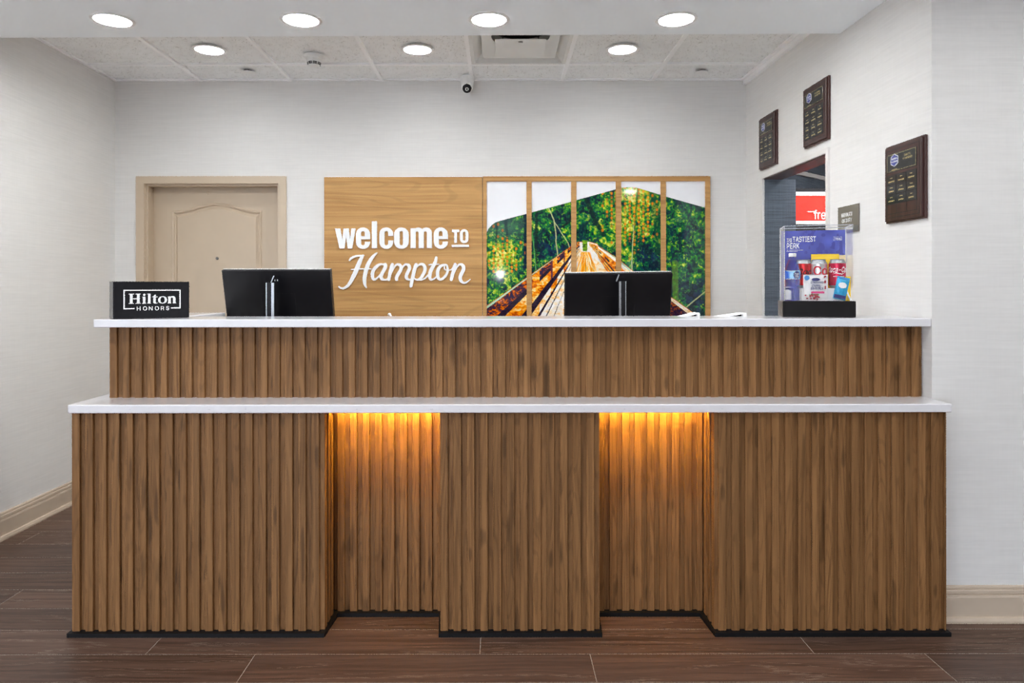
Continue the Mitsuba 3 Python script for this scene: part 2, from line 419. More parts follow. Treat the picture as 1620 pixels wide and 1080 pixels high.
# doorway in the right wall: pale steel casing, slate lining
cas = sbox(-DA1 - 0.026, 0, -DA0 + 0.026, DT2 + 0.026).difference(sbox(-DA1, -1, -DA0, DT2))
TR = struct('trim_1', framed(extrude(cas, 0.012), C0, -U, Z, N), FRAMEW, 'pale steel casing round the open doorway', 'door frame')
hd = framed(box(-DA1, -DA0, DT2 - 0.006, DT2, -0.115, 0.0), C0, -U, Z, N)
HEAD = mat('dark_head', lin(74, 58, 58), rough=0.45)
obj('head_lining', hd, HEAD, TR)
obj('jamb_lining', framed(box(-DA1, -DA1 + 0.006, 0, DT2 - 0.006, -0.20, -0.004), C0, -U, Z, N), SLATE, TR)
obj('jamb_lining', framed(box(-DA0 - 0.006, -DA0, 0, DT2 - 0.006, -0.115, -0.004), C0, -U, Z, N), FRAMEW, TR)

# the pantry behind the doorway
struct('wall_pantry_left', box(1.805, 1.86, YB + 0.16, 8.2, 0, 2.82), SLATE, 'slate blue side wall of the pantry beyond the doorway', 'wall')
struct('wall_pantry_back', box(1.80, XE, 8.1, 8.2, 0, 2.82), SLATE, 'slate blue end wall of the pantry', 'wall')
dv = np.array([0.47, 0.40, 0]) / np.hypot(0.47, 0.40)
nv = np.array([dv[1], -dv[0], 0])
ob0 = np.array([2.69, 6.3, 0]) - dv * 0.95
struct('wall_pantry_angled', framed(box(0, 3.0, 0, 2.80, -0.06, 0), ob0, dv, Z, nv), SLATE, 'slate blue angled wall above the red cooler header', 'wall')
struct('trim_2', framed(box(0, 3.0, 2.325, 2.362, 0, 0.02), ob0, dv, Z, nv), FRAMEW, 'white picture rail running along the angled pantry wall', 'trim')
struct("ceiling_pantry", box(1.80, XE, 2.845, 8.2, 2.80, 2.86), PAINT, 'white ceiling of the pantry', 'ceiling')

# ------------------------------------------------------------------ reception desk
YF, YR = 2.612, 2.773            # slat fronts of the boxes and of the recessed wall
PITCH, SW, SD = 0.05, 0.029, 0.012
X_L0, X_L1, X_M0, X_M1, X_R0, X_R1 = -1.6075, -0.660, -0.2232, 0.3764, 0.810, 1.6786
UX0, UX1 = -1.5556, 1.690
LED_Z0, LED_Z1, TOP_Z0, TOP_Z1, PL = 0.836, 0.867, 1.1494, 1.1816, 0.0157
RD = thing('reception_desk', 'long reception desk clad in vertical walnut slats with two amber-lit recesses', 'reception desk')

SLAT_MESH = {}
def slat_ply(h, w=SW):
    key = (round(h, 4), round(w, 4))
    if key not in SLAT_MESH:
        c = 0.0016
        pg = Polygon([(0, 0), (w, 0), (w, SD - c), (w - c, SD), (c, SD), (0, SD - c)])
        SLAT_MESH[key] = mikit.ply(extrude(pg, h), SLAT)
    return SLAT_MESH[key]

def slat_panel(name, start, ex, outward, length, z0, z1, lead=0.0):
    """A backing board with slats standing proud of it; start is the lower corner of the slat fronts."""
    ex, ey = np.array([*ex, 0.0]), np.array([*outward, 0.0])
    s = np.array([*start, 0.0])
    b = framed(box(0, length, -SD - 0.010, -SD, z0, z1), s, ex, ey, Z)
    p = obj(name, b, SLAT, RD)
    a = lead
    while a < length - 0.004:
        w = min(SW, length - a)
        M = np.eye(4)
        M[:3, 0], M[:3, 1], M[:3, 3] = ex, ey, s + ex * a - ey * SD + Z * z0
        if np.linalg.det(M[:3, :3]) < 0:          # mirrored: turn the slat about instead
            M[:3, 0], M[:3, 3] = -ex, s + ex * (a + w) - ey * SD + Z * z0
        obj('slat', None, None, p, shape={**slat_ply(z1 - z0, w), 'to_world': T(M)})
        a += PITCH
    return p

LZ = (PL, LED_Z0)
slat_panel('front_panel', (X_L0, YF), (1, 0), (0, -1), X_L1 - X_L0, *LZ)
slat_panel('front_panel', (X_M0, YF), (1, 0), (0, -1), X_M1 - X_M0, *LZ)
slat_panel('front_panel', (X_R0, YF), (1, 0), (0, -1), X_R1 - X_R0, *LZ, lead=0.0125)
slat_panel('recess_panel', (X_L1, YR), (1, 0), (0, -1), X_M0 - X_L1, *LZ, lead=0.012)
slat_panel('recess_panel', (X_M1, YR), (1, 0), (0, -1), X_R0 - X_M1, *LZ, lead=0.012)
sl = YR - YF - SD
slat_panel('side_panel', (X_L1, YF + SD), (0, 1), (1, 0), sl, *LZ, lead=0.008)
slat_panel('side_panel', (X_M0, YF + SD), (0, 1), (-1, 0), sl, *LZ, lead=0.008)
slat_panel('side_panel', (X_M1, YF + SD), (0, 1), (1, 0), sl, *LZ, lead=0.008)
slat_panel('side_panel', (X_R0, YF + SD), (0, 1), (-1, 0), sl, *LZ, lead=0.008)
slat_panel('upper_panel', (UX0, YR), (1, 0), (0, -1), UX1 - UX0, LED_Z1, TOP_Z0)
bk = SD + 0.010
obj('carcass', cat(box(X_L0, X_L1 - bk, YF + bk, YR + bk + 0.1, 0.0, LED_Z0 - 0.001), box(X_M0 + bk, X_M1 - bk, YF + bk, YR + bk, 0.0, LED_Z0 - 0.001),
                   box(X_R0 + bk, X_R1, YF + bk, 2.725, 0.0, LED_Z0 - 0.001), box(X_L1 - bk, 1.675, YR + bk, YR + bk + 0.1, 0.0, LED_Z0 - 0.001),
                   box(UX0, UX1 - 0.004, YR + bk, YR + bk + 0.1, LED_Z1, TOP_Z0)), SLAT, RD)
po = 0.0175                                        # the plinth stands this far in front of the slats
plo = [(X_L0 - 0.009, YF - po), (X_L1 + 0.005, YF - po), (X_L1 + po, YR - po), (X_M0 - po, YR - po), (X_M0 - 0.005, YF - po), (X_M1 + 0.006, YF - po), (X_M1 + po, YR - po),
       (X_R0 - po, YR - po), (X_R0 - 0.006, YF - po), (X_R1 + 0.0065, YF - po), (X_R1 + 0.0065, 2.724), (1.62, 2.724), (1.62, 2.79), (X_L0 - 0.009, 2.79)]
k = obj('plinth', extrude(Polygon(plo), PL - 0.0002), PLINTH, RD)
tag(k, 'low black plinth strip')
scene['mat_led'] = {'type': 'diffuse', 'reflectance': {'type': 'rgb', 'value': [0.6, 0.5, 0.3]}}
for x0, x1 in ((X_L1 + 0.004, X_M0 - 0.004), (X_M1 + 0.004, X_R0 - 0.004)):
    yc = YR - 0.072
    q = trimesh.Trimesh([(x0, yc - 0.005, LED_Z0 - 0.0125), (x1, yc - 0.005, LED_Z0 - 0.0125), (x1, yc + 0.005, LED_Z0 - 0.0035), (x0, yc + 0.005, LED_Z0 - 0.0035)], [[0, 2, 1], [0, 3, 2]], process=False)
    k = obj('light_strip', q, 'mat_led', RD, emitter={'type': 'area', 'radiance': {'type': 'rgb', 'value': [LED * 1.0, LED * 0.57, LED * 0.07]}})
    tag(k, 'amber light strip under the ledge')
    obj('strip_channel', box(x0, x1, yc - 0.009, yc - 0.0055, LED_Z0 - 0.016, LED_Z0 - 0.0005), WHITE, RD)

def slab(poly, z0, z1, c=0.0025):
    """A worktop slab with eased top and bottom edges."""
    inner = poly.buffer(-c, join_style=2)
    o, i = np.array(poly.exterior.coords)[:-1], np.array(inner.exterior.coords)[:-1]
    if Polygon(o).exterior.is_ccw != Polygon(i).exterior.is_ccw:
        i = i[::-1]
    j = np.argmin(np.linalg.norm(i - o[0], axis=1))
    i = np.roll(i, -j, axis=0)
    n = len(o)
    V = np.vstack([np.column_stack([i, np.full(n, z0)]), np.column_stack([o, np.full(n, z0 + c)]), np.column_stack([o, np.full(n, z1 - c)]), np.column_stack([i, np.full(n, z1)])])
    F = []
    for r in range(3):
        for a in range(n):
            b = (a + 1) % n
            F += [[r * n + a, r * n + b, (r + 1) * n + b], [r * n + a, (r + 1) * n + b, (r + 1) * n + a]]
    v2, f2 = trimesh.creation.triangulate_polygon(Polygon(i), engine='earcut')
    idx = [int(np.argmin(np.linalg.norm(i - v, axis=1))) for v in v2]
    for t in f2:
        a, b, cc = (idx[k] for k in t)
        F += [[3 * n + a, 3 * n + b, 3 * n + cc], [a, cc, b]]
    m = trimesh.Trimesh(V, np.array(F), process=False)
    trimesh.repair.fix_normals(m)
    if m.volume < 0:
        m.invert()
    return m

def rounded(pts, r, corners):
    """A polygon whose listed corners are rounded."""
    out = []
    n = len(pts)
    for i, p in enumerate(pts):
        p = np.array(p, float)
        if i in corners:
            a, b = np.array(pts[i - 1], float) - p, np.array(pts[(i + 1) % n], float) - p
            a, b = p + a / np.linalg.norm(a) * r, p + b / np.linalg.norm(b) * r
            for t in np.linspace(0, 1, 5):
                out.append(tuple((1 - t) ** 2 * a + 2 * t * (1 - t) * p + t * t * b))
        else:
            out.append(tuple(p))
    return Polygon(out)
k = obj('ledge_counter', slab(rounded([(-1.6185, 2.600), (1.6955, 2.600), (1.6955, 2.728), (1.6945, 2.764), (1.6915, 2.99), (-1.6185, 2.99)], 0.010, (0, 1)), LED_Z0, LED_Z1), QUARTZ)
tag(k, 'lower white quartz ledge running along the front of the desk', 'counter')
k = obj('transaction_counter', slab(rounded([(-1.5985, 2.730), (1.694, 2.730), (1.6905, 3.012), (-1.372, 3.012), (-1.372, 3.48), (-1.5985, 3.48)], 0.012, (0,)), TOP_Z0, TOP_Z1), QUARTZ)
tag(k, 'upper white quartz counter carrying the signs and leaflets', 'counter')

# work desk behind the counter, below the sight line
WD = thing('work_desk', 'pale work desk behind the counter under the two monitors', 'desk')
obj('desktop', box(-1.545, 1.62, 3.02, 3.78, 0.735, 0.765, 0.002), GREYL, WD)
for x in (-1.50, 0.0, 1.58):
    obj('leg_panel', box(x, x + 0.03, 3.05, 3.75, 0.0, 0.735), GREYL, WD)
obj('support_panel', box(-1.58, -1.55, 3.02, 3.46, 0.0, TOP_Z0), GREYL, WD)
obj('return_panel', box(-1.390, -1.374, 3.02, 3.475, 0.766, TOP_Z0), SIGNW, WD)

# ------------------------------------------------------------------ downlights
LENSM = 'mat_lens'
scene[LENSM] = {'type': 'diffuse', 'reflectance': {'type': 'rgb', 'value': [0.7, 0.7, 0.7]}}
ring_profile = [(0.080, 0.0), (0.096, 0.0), (0.096, -0.003), (0.090, -0.006), (0.082, -0.006), (0.080, -0.004), (0.080, 0.0)]
def downlight(x, y, z, label, group, gain=1.0):
    d = thing('downlight', label, 'ceiling light', group)
    obj('trim_ring', lathe(ring_profile, 40, (x, y, z)), WHITE, d, smooth=30)
    a = np.arange(40) * 2 * np.pi / 40
    v = np.column_stack([x + 0.080 * np.cos(a), y + 0.080 * np.sin(a), np.full(40, z - 0.0035)])
    v = np.vstack([v, [[x, y, z - 0.0035]]])
    f = [[40, (i + 1) % 40, i] for i in range(40)]
    obj('lens', trimesh.Trimesh(v, f, process=False), LENSM, d, emitter={'type': 'area', 'radiance': {'type': 'rgb', 'value': [DOWN * gain * 0.975, DOWN * gain, DOWN * gain * 1.0]}})
names = ['leftmost of the four round downlights in the soffit', 'second from left of the four round downlights in the soffit', 'third from left of the four round downlights in the soffit, above the diffuser',
         'rightmost of the four round downlights in the soffit']
for x, nm in zip((-1.806, -0.926, -0.047, 0.828), names):
    downlight(x, 3.25, SOF, 'lit ' + nm, 'downlights in the soffit')
for x, nm in zip((-1.702, -0.479, 0.725), ('left lit round downlight in the tiled ceiling, beside the smoke detector', 'middle lit round downlight in the tiled ceiling', 'right lit round downlight in the tiled ceiling, right of the diffuser')):
    downlight(x, 4.085, CEIL, nm, 'downlights in the tiled ceiling', TILED)
for y, xs in ((1.80, (-1.806, -0.926, -0.047, 0.828, 1.70, 2.60)), (0.34, (-1.806, -0.926, 1.70, 3.00)), (-1.12, (-4.9, -3.3, -1.806, -0.926, 3.60)), (-2.58, (-4.9, -3.3, -1.806, -0.926, 3.60))):
    for x in xs:
        downlight(x, y, SOF, 'lit round downlight in the soffit over the lobby', 'downlights over the lobby', LOBBY)
FLP = thing('floor_lamp', 'slim floor lamp with a lit white globe in the lobby, mirrored in the mural', 'floor lamp')
lx_, ly_ = 0.012, -2.80
obj('base', lathe([(0, 0), (0.14, 0), (0.14, 0.012), (0.02, 0.02), (0, 0.02)], 32, (lx_, ly_, 0.0)), GREYM, FLP, smooth=30)
obj('pole', lathe([(0, 0.02), (0.010, 0.02), (0.010, 1.485), (0, 1.485)], 16, (lx_, ly_, 0.0)), GREYM, FLP, smooth=30)
gl = trimesh.creation.icosphere(3, 0.055)
gl.apply_translation((lx_, ly_, 1.54))
obj('globe', gl, LENSM, FLP, smooth=True, emitter={'type': 'area', 'radiance': {'type': 'rgb', 'value': [22.0, 21.5, 20.5]}})
scene['mat_pantry_lamp'] = {'type': 'diffuse', 'reflectance': {'type': 'rgb', 'value': [0.7, 0.7, 0.7]}}
PLT = thing('pantry_light', 'square flat ceiling light in the pantry', 'ceiling light')
obj('frame', box(2.30, 2.94, 4.0, 4.64, 2.785, 2.80), WHITE, PLT)
q = trimesh.Trimesh([(2.33, 4.03, 2.784), (2.91, 4.03, 2.784), (2.91, 4.61, 2.784), (2.33, 4.61, 2.784)], [[0, 2, 1], [0, 3, 2]], process=False)
obj('diffuser', q, 'mat_pantry_lamp', PLT, emitter={'type': 'area', 'radiance': {'type': 'rgb', 'value': [15.0, 15.0, 15.2]}})

# ------------------------------------------------------------------ things on the ceiling
AD = thing('air_diffuser', 'square metal air diffuser with a hanging centre plate in the tiled ceiling', 'air vent')
ax, ay = 0.121, 4.058
STEEL = mat('diffuser_paint', (0.68, 0.68, 0.66), rough=0.35)
def ring_frustum(h0, z0, h1, z1, c=(ax, ay)):
    V = [(c[0] + s * h, c[1] + t * h, z) for h, z in ((h0, z0), (h1, z1)) for s, t in ((-1, -1), (1, -1), (1, 1), (-1, 1))]
    F = []
    for i in range(4):
        j = (i + 1) % 4
        F += [[i, 4 + i, 4 + j], [i, 4 + j, j]]
    m = trimesh.Trimesh(V, F, process=False)
    return m
scene['mat_diffuser_two'] = principled((0.68, 0.68, 0.66), rough=0.35, two=True)
D2 = 'mat_diffuser_two'
obj('outer_frame', cat(ring_frustum(0.293, CEIL - 0.003, 0.272, CEIL - 0.003), ring_frustum(0.293, CEIL + 0.02, 0.293, CEIL - 0.003), ring_frustum(0.272, CEIL - 0.003, 0.225, CEIL + 0.045)), D2, AD)
hole = sbox(ax - 0.222, ay - 0.222, ax + 0.222, ay + 0.222).difference(Point(ax, 3.905).buffer(0.165, quad_segs=16))
obj('face_plate', cat(framed(extrude(hole, 0.002), (0, 0, CEIL + 0.012), (1, 0, 0), (0, 1, 0), Z), ring_frustum(0.222, CEIL + 0.013, 0.222, CEIL + 0.045)), D2, AD)
obj('neck', lathe([(0.165, 0.0), (0.167, 0.0), (0.167, 0.05), (0.165, 0.05), (0.165, 0.0)], 40, (ax, 3.905, CEIL + 0.01)), D2, AD, smooth=30)
obj('duct_mesh', lathe([(0, 0.0), (0.166, 0.0), (0.166, 0.004), (0, 0.004)], 40, (ax, 3.905, CEIL + 0.054)), DARKG, AD)
k = obj('centre_plate', box(ax - 0.1435, ax + 0.1435, 3.865, 4.145, 2.684, 2.6875, 0.001), STEEL, AD)
tag(k, 'flat square plate hanging under the duct')
obj('plate_clip', box(ax - 0.012, ax + 0.012, 3.895, 3.905, 2.679, 2.684, 0.001), GREYM, AD)
for s, t in ((-1, -1), (1, -1), (1, 1), (-1, 1)):
    obj('hanger', box(ax + s * 0.10 - 0.004, ax + s * 0.10 + 0.004, 4.005 + t * 0.10 - 0.004, 4.005 + t * 0.10 + 0.004, 2.6875, CEIL + 0.055), DARKG, AD)

SM = thing('smoke_detector', 'white round smoke detector with black slots on the ceiling tile', 'smoke detector')
sx, sy = -1.115, 4.19
obj('base', lathe([(0, 0), (0.062, 0), (0.064, -0.006), (0.058, -0.018), (0.050, -0.022), (0, -0.022)], 32, (sx, sy, CEIL)), WHITE, SM, smooth=35)
obj('cage', lathe([(0, -0.022), (0.048, -0.022), (0.040, -0.040), (0.036, -0.058), (0.030, -0.064), (0, -0.066)], 32, (sx, sy, CEIL)), WHITE, SM, smooth=35)
for lv, r in ((-0.047, 0.0402), (-0.055, 0.0385)):
    for q in range(8):
        a0 = q * math.pi / 4
        pts = [(r * math.cos(a0 + t), r * math.sin(a0 + t)) for t in np.linspace(0.08, 0.70, 5)] + [((r - 0.01) * math.cos(a0 + t), (r - 0.01) * math.sin(a0 + t)) for t in np.linspace(0.70, 0.08, 5)]
        obj('slot', framed(extrude(Polygon(pts), 0.0055), (sx, sy, CEIL + lv - 0.0025), (1, 0, 0), (0, 1, 0), Z), DARKG, SM)
for (x, y, lb) in ((-1.620, 4.49, 'left flat round sprinkler cap on the ceiling, beyond the left downlight'), (1.310, 4.50, 'right flat round sprinkler cap on the ceiling, near the right wall')):
    s = thing('sprinkler_cap', lb, 'sprinkler cap', 'sprinkler caps in the tiled ceiling')
    obj('cover', lathe([(0, -0.012), (0.040, -0.011), (0.043, -0.009), (0.043, -0.007), (0, -0.007)], 28, (x, y, CEIL)), WHITE, s, smooth=30)
    obj('neck', lathe([(0, -0.007), (0.030, -0.007), (0.030, 0.0), (0, 0.0)], 24, (x, y, CEIL)), DARKG, s)
SC = thing('security_camera', 'white turret security camera under the ceiling above the wood panel', 'security camera')
cx, cy = -0.212, 4.615
obj('housing', lathe([(0, 0), (0.047, 0), (0.049, -0.004), (0.046, -0.030), (0.037, -0.070), (0.030, -0.082), (0, -0.082)], 32, (cx, cy, CEIL)), WHITE, SC, smooth=35)
ball = trimesh.creation.icosphere(3, 0.038)
ball.apply_translation((cx, cy - 0.012, CEIL - 0.072))
obj('ball', ball, WHITE, SC, smooth=True)
dn = np.array([0.0, -0.80, -0.60])
e1 = np.array([1.0, 0, 0])
k = obj('lens_face', framed(lathe([(0, 0.006), (0.020, 0.006), (0.029, 0.001), (0.030, -0.008), (0, -0.008)], 28), np.array([cx, cy - 0.012, CEIL - 0.072]) + dn * 0.030, e1, np.cross(dn, e1), dn), BLACK, SC, smooth=35)
obj('lens', framed(lathe([(0, 0.009), (0.006, 0.008), (0.009, 0.005), (0, 0.005)], 20), np.array([cx, cy - 0.012, CEIL - 0.072]) + dn * 0.030, e1, np.cross(dn, e1), dn), SATIN, SC, smooth=40)

# ------------------------------------------------------------------ welcome panel
PF = YB - 0.028                                     # front of the wood panels
S = 1 / 235.0                                       # metres per drawing unit on the back wall
WP = thing('welcome_panel', 'oak wall panel with raised white welcome lettering', 'wall sign')
obj('board', box(-1.1775, -0.1135, PF, YB - 0.001, 0.80, 2.049, 0.001), OAK, WP)
LU = S / 6.75                                       # the lettering was drawn at 6.75 units to a panel unit
LX0, LZ0 = (520 - 790) * S, 1.304 + (455 - 340) * S
def letters(shape, name, depth=0.012):
    g = affinity.affine_transform(shape.simplify(0.5), [LU, 0, 0, -LU, LX0, LZ0])
    return obj(name, on_back(extrude(g, depth), 0, 0, PF), LETTER, WP)
w = Polygon([(73, 143), (129, 143), (151, 262), (165, 143), (219, 143), (234, 262), (247, 143), (293, 143), (255, 357), (208, 357), (192, 232), (173, 357), (122, 357)])
eo = stadium(296, 447, 133, 361)
e = eo.difference(stadium(350, 390, 171, 300).intersection(sbox(340, 150, 400, 226))).difference(stadium(350, 390, 200, 323).intersection(sbox(340, 258, 400, 340))).difference(sbox(385, 258, 460, 284))
l = sbox(465, 67, 520, 353)
co = stadium(545, 692, 133, 361)
c = co.difference(stadium(600, 640, 171, 323)).difference(sbox(636, 224, 700, 271))
o = stadium(702, 858, 133, 361).difference(stadium(761, 797, 171, 323))
m_ = unary_union([sbox(878, 142, 931, 353), stadium(905, 1018, 134, 420).intersection(sbox(905, 100, 1018, 353)), stadium(985, 1105, 134, 420).intersection(sbox(985, 100, 1105, 353))])
m_ = m_.difference(stadium(931, 964, 175, 420)).difference(stadium(1018, 1051, 175, 420))
e2 = affinity.translate(e, 828, 0)
t_ = unary_union([sbox(1318, 156, 1398, 184), sbox(1342, 170, 1372, 298)])
o2 = stadium(1403, 1494, 153, 301).difference(stadium(1434, 1463, 180, 275))
for s in (w, e, l, c, o, m_, e2, t_, o2):
    letters(s, 'letter')
letters(sbox(1315, 317, 1500, 342), 'underline')
script = [
    [(228, 482, 16), (258, 452, 24), (312, 435, 20), (378, 432, 14)],
    [(370, 432, 22), (332, 505, 44), (298, 590, 46), (255, 680, 40), (208, 752, 30), (160, 780, 22), (113, 762, 13)],
    [(520, 404, 10), (468, 455, 34), (418, 545, 42), (392, 635, 42), (386, 705, 36), (405, 774, 10)],
    [(246, 580, 11), (350, 574, 15), (458, 574, 11)],
    [(606, 540, 18), (560, 524, 22), (505, 558, 34), (470, 630, 36), (486, 686, 26), (530, 662, 16), (588, 575, 12)],
    [(605, 528, 36), (580, 610, 36), (566, 675, 34), (598, 690, 20), (640, 650, 12)],
    [(682, 528, 34), (660, 610, 36), (645, 688, 32)],
    [(652, 640, 12), (700, 562, 16), (745, 526, 24), (772, 545, 34), (752, 620, 36), (728, 688, 32)],
    [(740, 640, 12), (790, 562, 16), (834, 526, 24), (862, 545, 34), (842, 620, 34), (834, 672, 32), (862, 688, 18), (900, 655, 12)],
    [(936, 528, 34), (912, 610, 38), (892, 700, 36), (880, 756, 34)],
    [(915, 600, 12), (958, 540, 18), (1004, 524, 28), (1030, 560, 34), (1010, 635, 34), (962, 688, 24), (918, 676, 14)],
    [(960, 692, 12), (1010, 686, 16), (1060, 640, 12)],
    [(1150, 456, 28), (1115, 550, 38), (1082, 640, 36), (1092, 688, 24), (1140, 670, 14), (1170, 630, 12)],
    [(1070, 532, 10), (1125, 524, 14), (1182, 526, 10)],
    [(1248, 530, 18), (1200, 545, 30), (1164, 630, 36), (1190, 688, 26), (1240, 660, 26), (1272, 590, 24), (1262, 535, 20)],
    [(1240, 540, 14), (1248, 585, 12), (1290, 590, 12), (1330, 555, 12)],
    [(1352, 528, 34), (1330, 610, 38), (1310, 688, 32)],
    [(1320, 640, 12), (1368, 562, 16), (1412, 526, 24), (1440, 550, 36), (1420, 625, 38), (1408, 690, 34), (1442, 724, 22), (1484, 710, 15), (1513, 684, 8)],
]
letters(unary_union([brush(s) for s in script]), 'script_lettering')

# ------------------------------------------------------------------ forest mural in a five-bay frame
FM = thing('framed_mural', 'five-bay oak frame with a glossy forest boardwalk print', 'wall art')
MX0, MZ0 = (770.1 - 790) * S, 1.304 + (455 - 286.4) * S      # the print's upper left corner
MW, MH = 346.4, 250.0                                        # print size in drawing units
bays = [(0.0, 63.1), (71.1, 133.7), (141.9, 204.5), (212.7, 275.4), (283.6, 346.0)]
xo0, xo1, zo0, zo1 = (763.9 - 790) * S, (1123.8 - 790) * S, 0.80, 2.053
PRINT = 'mat_print'
scene[PRINT] = principled({'type': 'mesh_attribute', 'name': 'vertex_color'}, rough=0.06, spec=0.5)
def srgb_arr(a):
    a = np.asarray(a, float) / 255
    return np.where(a <= 0.04045, a / 12.92, ((a + 0.055) / 1.055) ** 2.4)
def N2(x, y, f, g=None, s=0):
    return meshkit.noise(np.stack([x * f, y * (g or f), np.full_like(x, 0.5)], -1), s)
def F2(x, y, f, g=None, s=0, o=3):
    return meshkit.fbm(np.stack([x * f, y * (g or f), np.full_like(x, 0.5)], -1), o, s)
def poly_mask(pts, x, y):
    return shapely.contains_xy(Polygon(pts), x, y)
def line_dist(pts, x, y):
    d = np.full(x.shape, 1e9)
    for (ax_, ay_), (bx_, by_) in zip(pts[:-1], pts[1:]):
        L2 = (bx_ - ax_) ** 2 + (by_ - ay_) ** 2
        t = np.clip(((x - ax_) * (bx_ - ax_) + (y - ay_) * (by_ - ay_)) / L2, 0, 1)
        d = np.minimum(d, np.hypot(x - ax_ - t * (bx_ - ax_), y - ay_ - t * (by_ - ay_)))
    return d
def ramp(v, stops):
    ks = [s[0] for s in stops]
    return np.stack([np.interp(v, ks, [srgb_arr(s[1])[i] for s in stops]) for i in range(3)], -1)
def mural_colour(x, y):
    """The printed picture, in drawing units from the print's upper left corner, y down."""
    def over(c, new, a):
        a = np.asarray(a, float)[..., None]
        return c * (1 - a) + np.asarray(new) * a
    g = lambda cx, cy, sx_, sy_: np.exp(-((x - cx) / sx_) ** 2 - ((y - cy) / sy_) ** 2)
    sun1, sun2, sun3 = g(28, 115, 34, 34), g(213, 48, 30, 62), g(243, 42, 26, 50)
    sunny = np.clip(sun1 + sun2 + sun3, 0, 1)
    dark = g(112, 100, 30, 26) + g(262, 128, 26, 22) + g(330, 195, 26, 40) + g(14, 155, 20, 14) + 0.6 * g(165, 55, 14, 30) + 0.7 * g(58, 118, 9, 24) + 0.5 * g(20, 72, 30, 14) + 0.55 * g(318, 90, 40, 70)
    v = 0.47 + 0.85 * (F2(x, y, 1 / 19, s=1) - 0.5) + 0.75 * (F2(x, y, 1 / 6.0, s=2, o=2) - 0.5) + 0.50 * (N2(x, y, 1 / 2.3, s=3) - 0.5) + 0.22 * (N2(x, y, 1 / 1.1, s=4) - 0.5)
    twig = np.abs(F2(x, y, 1 / 9.0, 1 / 14.0, s=15, o=3) - 0.5)
    v = v + 0.22 * (twig < 0.012) * (N2(x, y, 1 / 12.0, s=16) > 0.45) - 0.16 * (np.abs(F2(x, y, 1 / 16.0, 1 / 30.0, s=18, o=2) - 0.5) < 0.02)
    v = v - 0.045 + 0.17 * sunny + 0.09 * sun1 - 0.15 * np.clip(dark, 0, 1.2) + 0.04
    c = ramp(v, [(0.12, (8, 18, 36)), (0.30, (14, 46, 52)), (0.42, (16, 84, 48)), (0.53, (34, 118, 52)), (0.62, (106, 160, 62)), (0.74, (182, 192, 70)), (0.92, (232, 226, 150))])
    c = over(c, srgb_arr((92, 122, 104)), 0.55 * np.clip(g(26, 74, 36, 20), 0, 1))
    # a bluish cast where the wood is deep
    c = over(c, srgb_arr((24, 44, 92)), 0.45 * np.clip(dark, 0, 1) * (N2(x, y, 1 / 6.0, s=9) > 0.55))
    # trunks and boughs
    for pts, wd, col, al in (([(16, 66), (15, 100)], 1.6, (30, 44, 50), 0.7), ([(30, 60), (33, 96)], 2.2, (36, 52, 60), 0.7), ([(62, 52), (61, 135)], 3.0, (14, 24, 52), 0.85),
                             ([(79, 48), (78, 140)], 2.2, (14, 28, 34), 0.8), ([(158, 30), (172, 62), (185, 85)], 3.4, (14, 34, 34), 0.85), ([(151, 75), (165, 60)], 1.6, (16, 40, 44), 0.8),
                             ([(152, 88), (166, 102), (176, 90)], 1.8, (20, 58, 62), 0.85), ([(142, 98), (178, 104), (190, 112)], 3.4, (28, 74, 80), 0.8), ([(120, 72), (131, 65), (134, 52)], 1.6, (10, 20, 26), 0.9),
                             ([(262, 18), (270, 60), (274, 110)], 6.0, (24, 70, 44), 0.6), ([(240, 12), (236, 50), (232, 120)], 1.5, (34, 88, 36), 0.8), ([(298, 130), (300, 210)], 5.0, (120, 150, 60), 0.35)):
        dd = line_dist(pts, x + 2.0 * (N2(x, y, 1 / 9.0, s=21) - 0.5), y)
        c = over(c, srgb_arr(col), al * np.clip(wd - dd + 0.5, 0, 1))
    for pts, wd in (([(92, 32), (100, 46), (107, 62), (112, 118)], 0.8), ([(107, 64), (129, 98), (131, 104)], 0.6), ([(72, 80), (78, 140)], 0.9), ([(233, 70), (229, 150)], 0.7), ([(310, 205), (346, 175)], 0.8)):
        dd = line_dist(pts, x + 2.5 * (N2(x, y, 1 / 8.0, s=5) - 0.5), y)
        c = over(c, srgb_arr((196, 200, 150) if wd < 0.85 else (90, 160, 90)), 0.85 * np.clip(wd - dd + 0.5, 0, 1))
    # printed dots
    P = 7.2
    i, j = np.floor(x / P), np.floor((y + 0.45 * P * (i_ := np.mod(np.floor(x / P), 2))) / (P * 0.9))
    px_, py_ = (i + 0.5) * P, (j + 0.5) * P * 0.9 - 0.45 * P * i_
    rnd = np.modf(np.abs(np.sin(i * 12.9898 + j * 78.233) * 43758.5453))[0]
    rad = np.hypot((x - px_), (y - py_) * 0.78)
    dens = np.clip(1.25 * (sun1 + sun2 + sun3) + 0.8 * g(95, 38, 12, 8), 0, 1)
    on = (rnd < 0.95 * dens ** 2.2)
    c = over(c, srgb_arr((222, 128, 52)), 0.78 * on * np.clip(1.9 - rad + 0.5, 0, 1) * (0.55 + 0.45 * (np.modf(rnd * 7)[0] > 0.35)))
    # boardwalk, drawn in the units of its own sketch
    X, Y = (x + 10) * 4.263, (y + 16) * 4.263
    left = [(45, 905), (300, 725), (612, 506), (660, 476), (690, 478)]
    right = [(738, 476), (790, 490), (800, 508), (920, 582), (1050, 690), (1300, 858), (1480, 985)]
    outline = left + right + [(1480, 1300), (-60, 1300), (-60, 980)]
    walk = poly_mask(outline, X, Y)
    mott = F2(X, Y, 1 / 60, 1 / 40, s=31)
    fine = F2(X, Y, 1 / 14, 1 / 9, s=33, o=2)
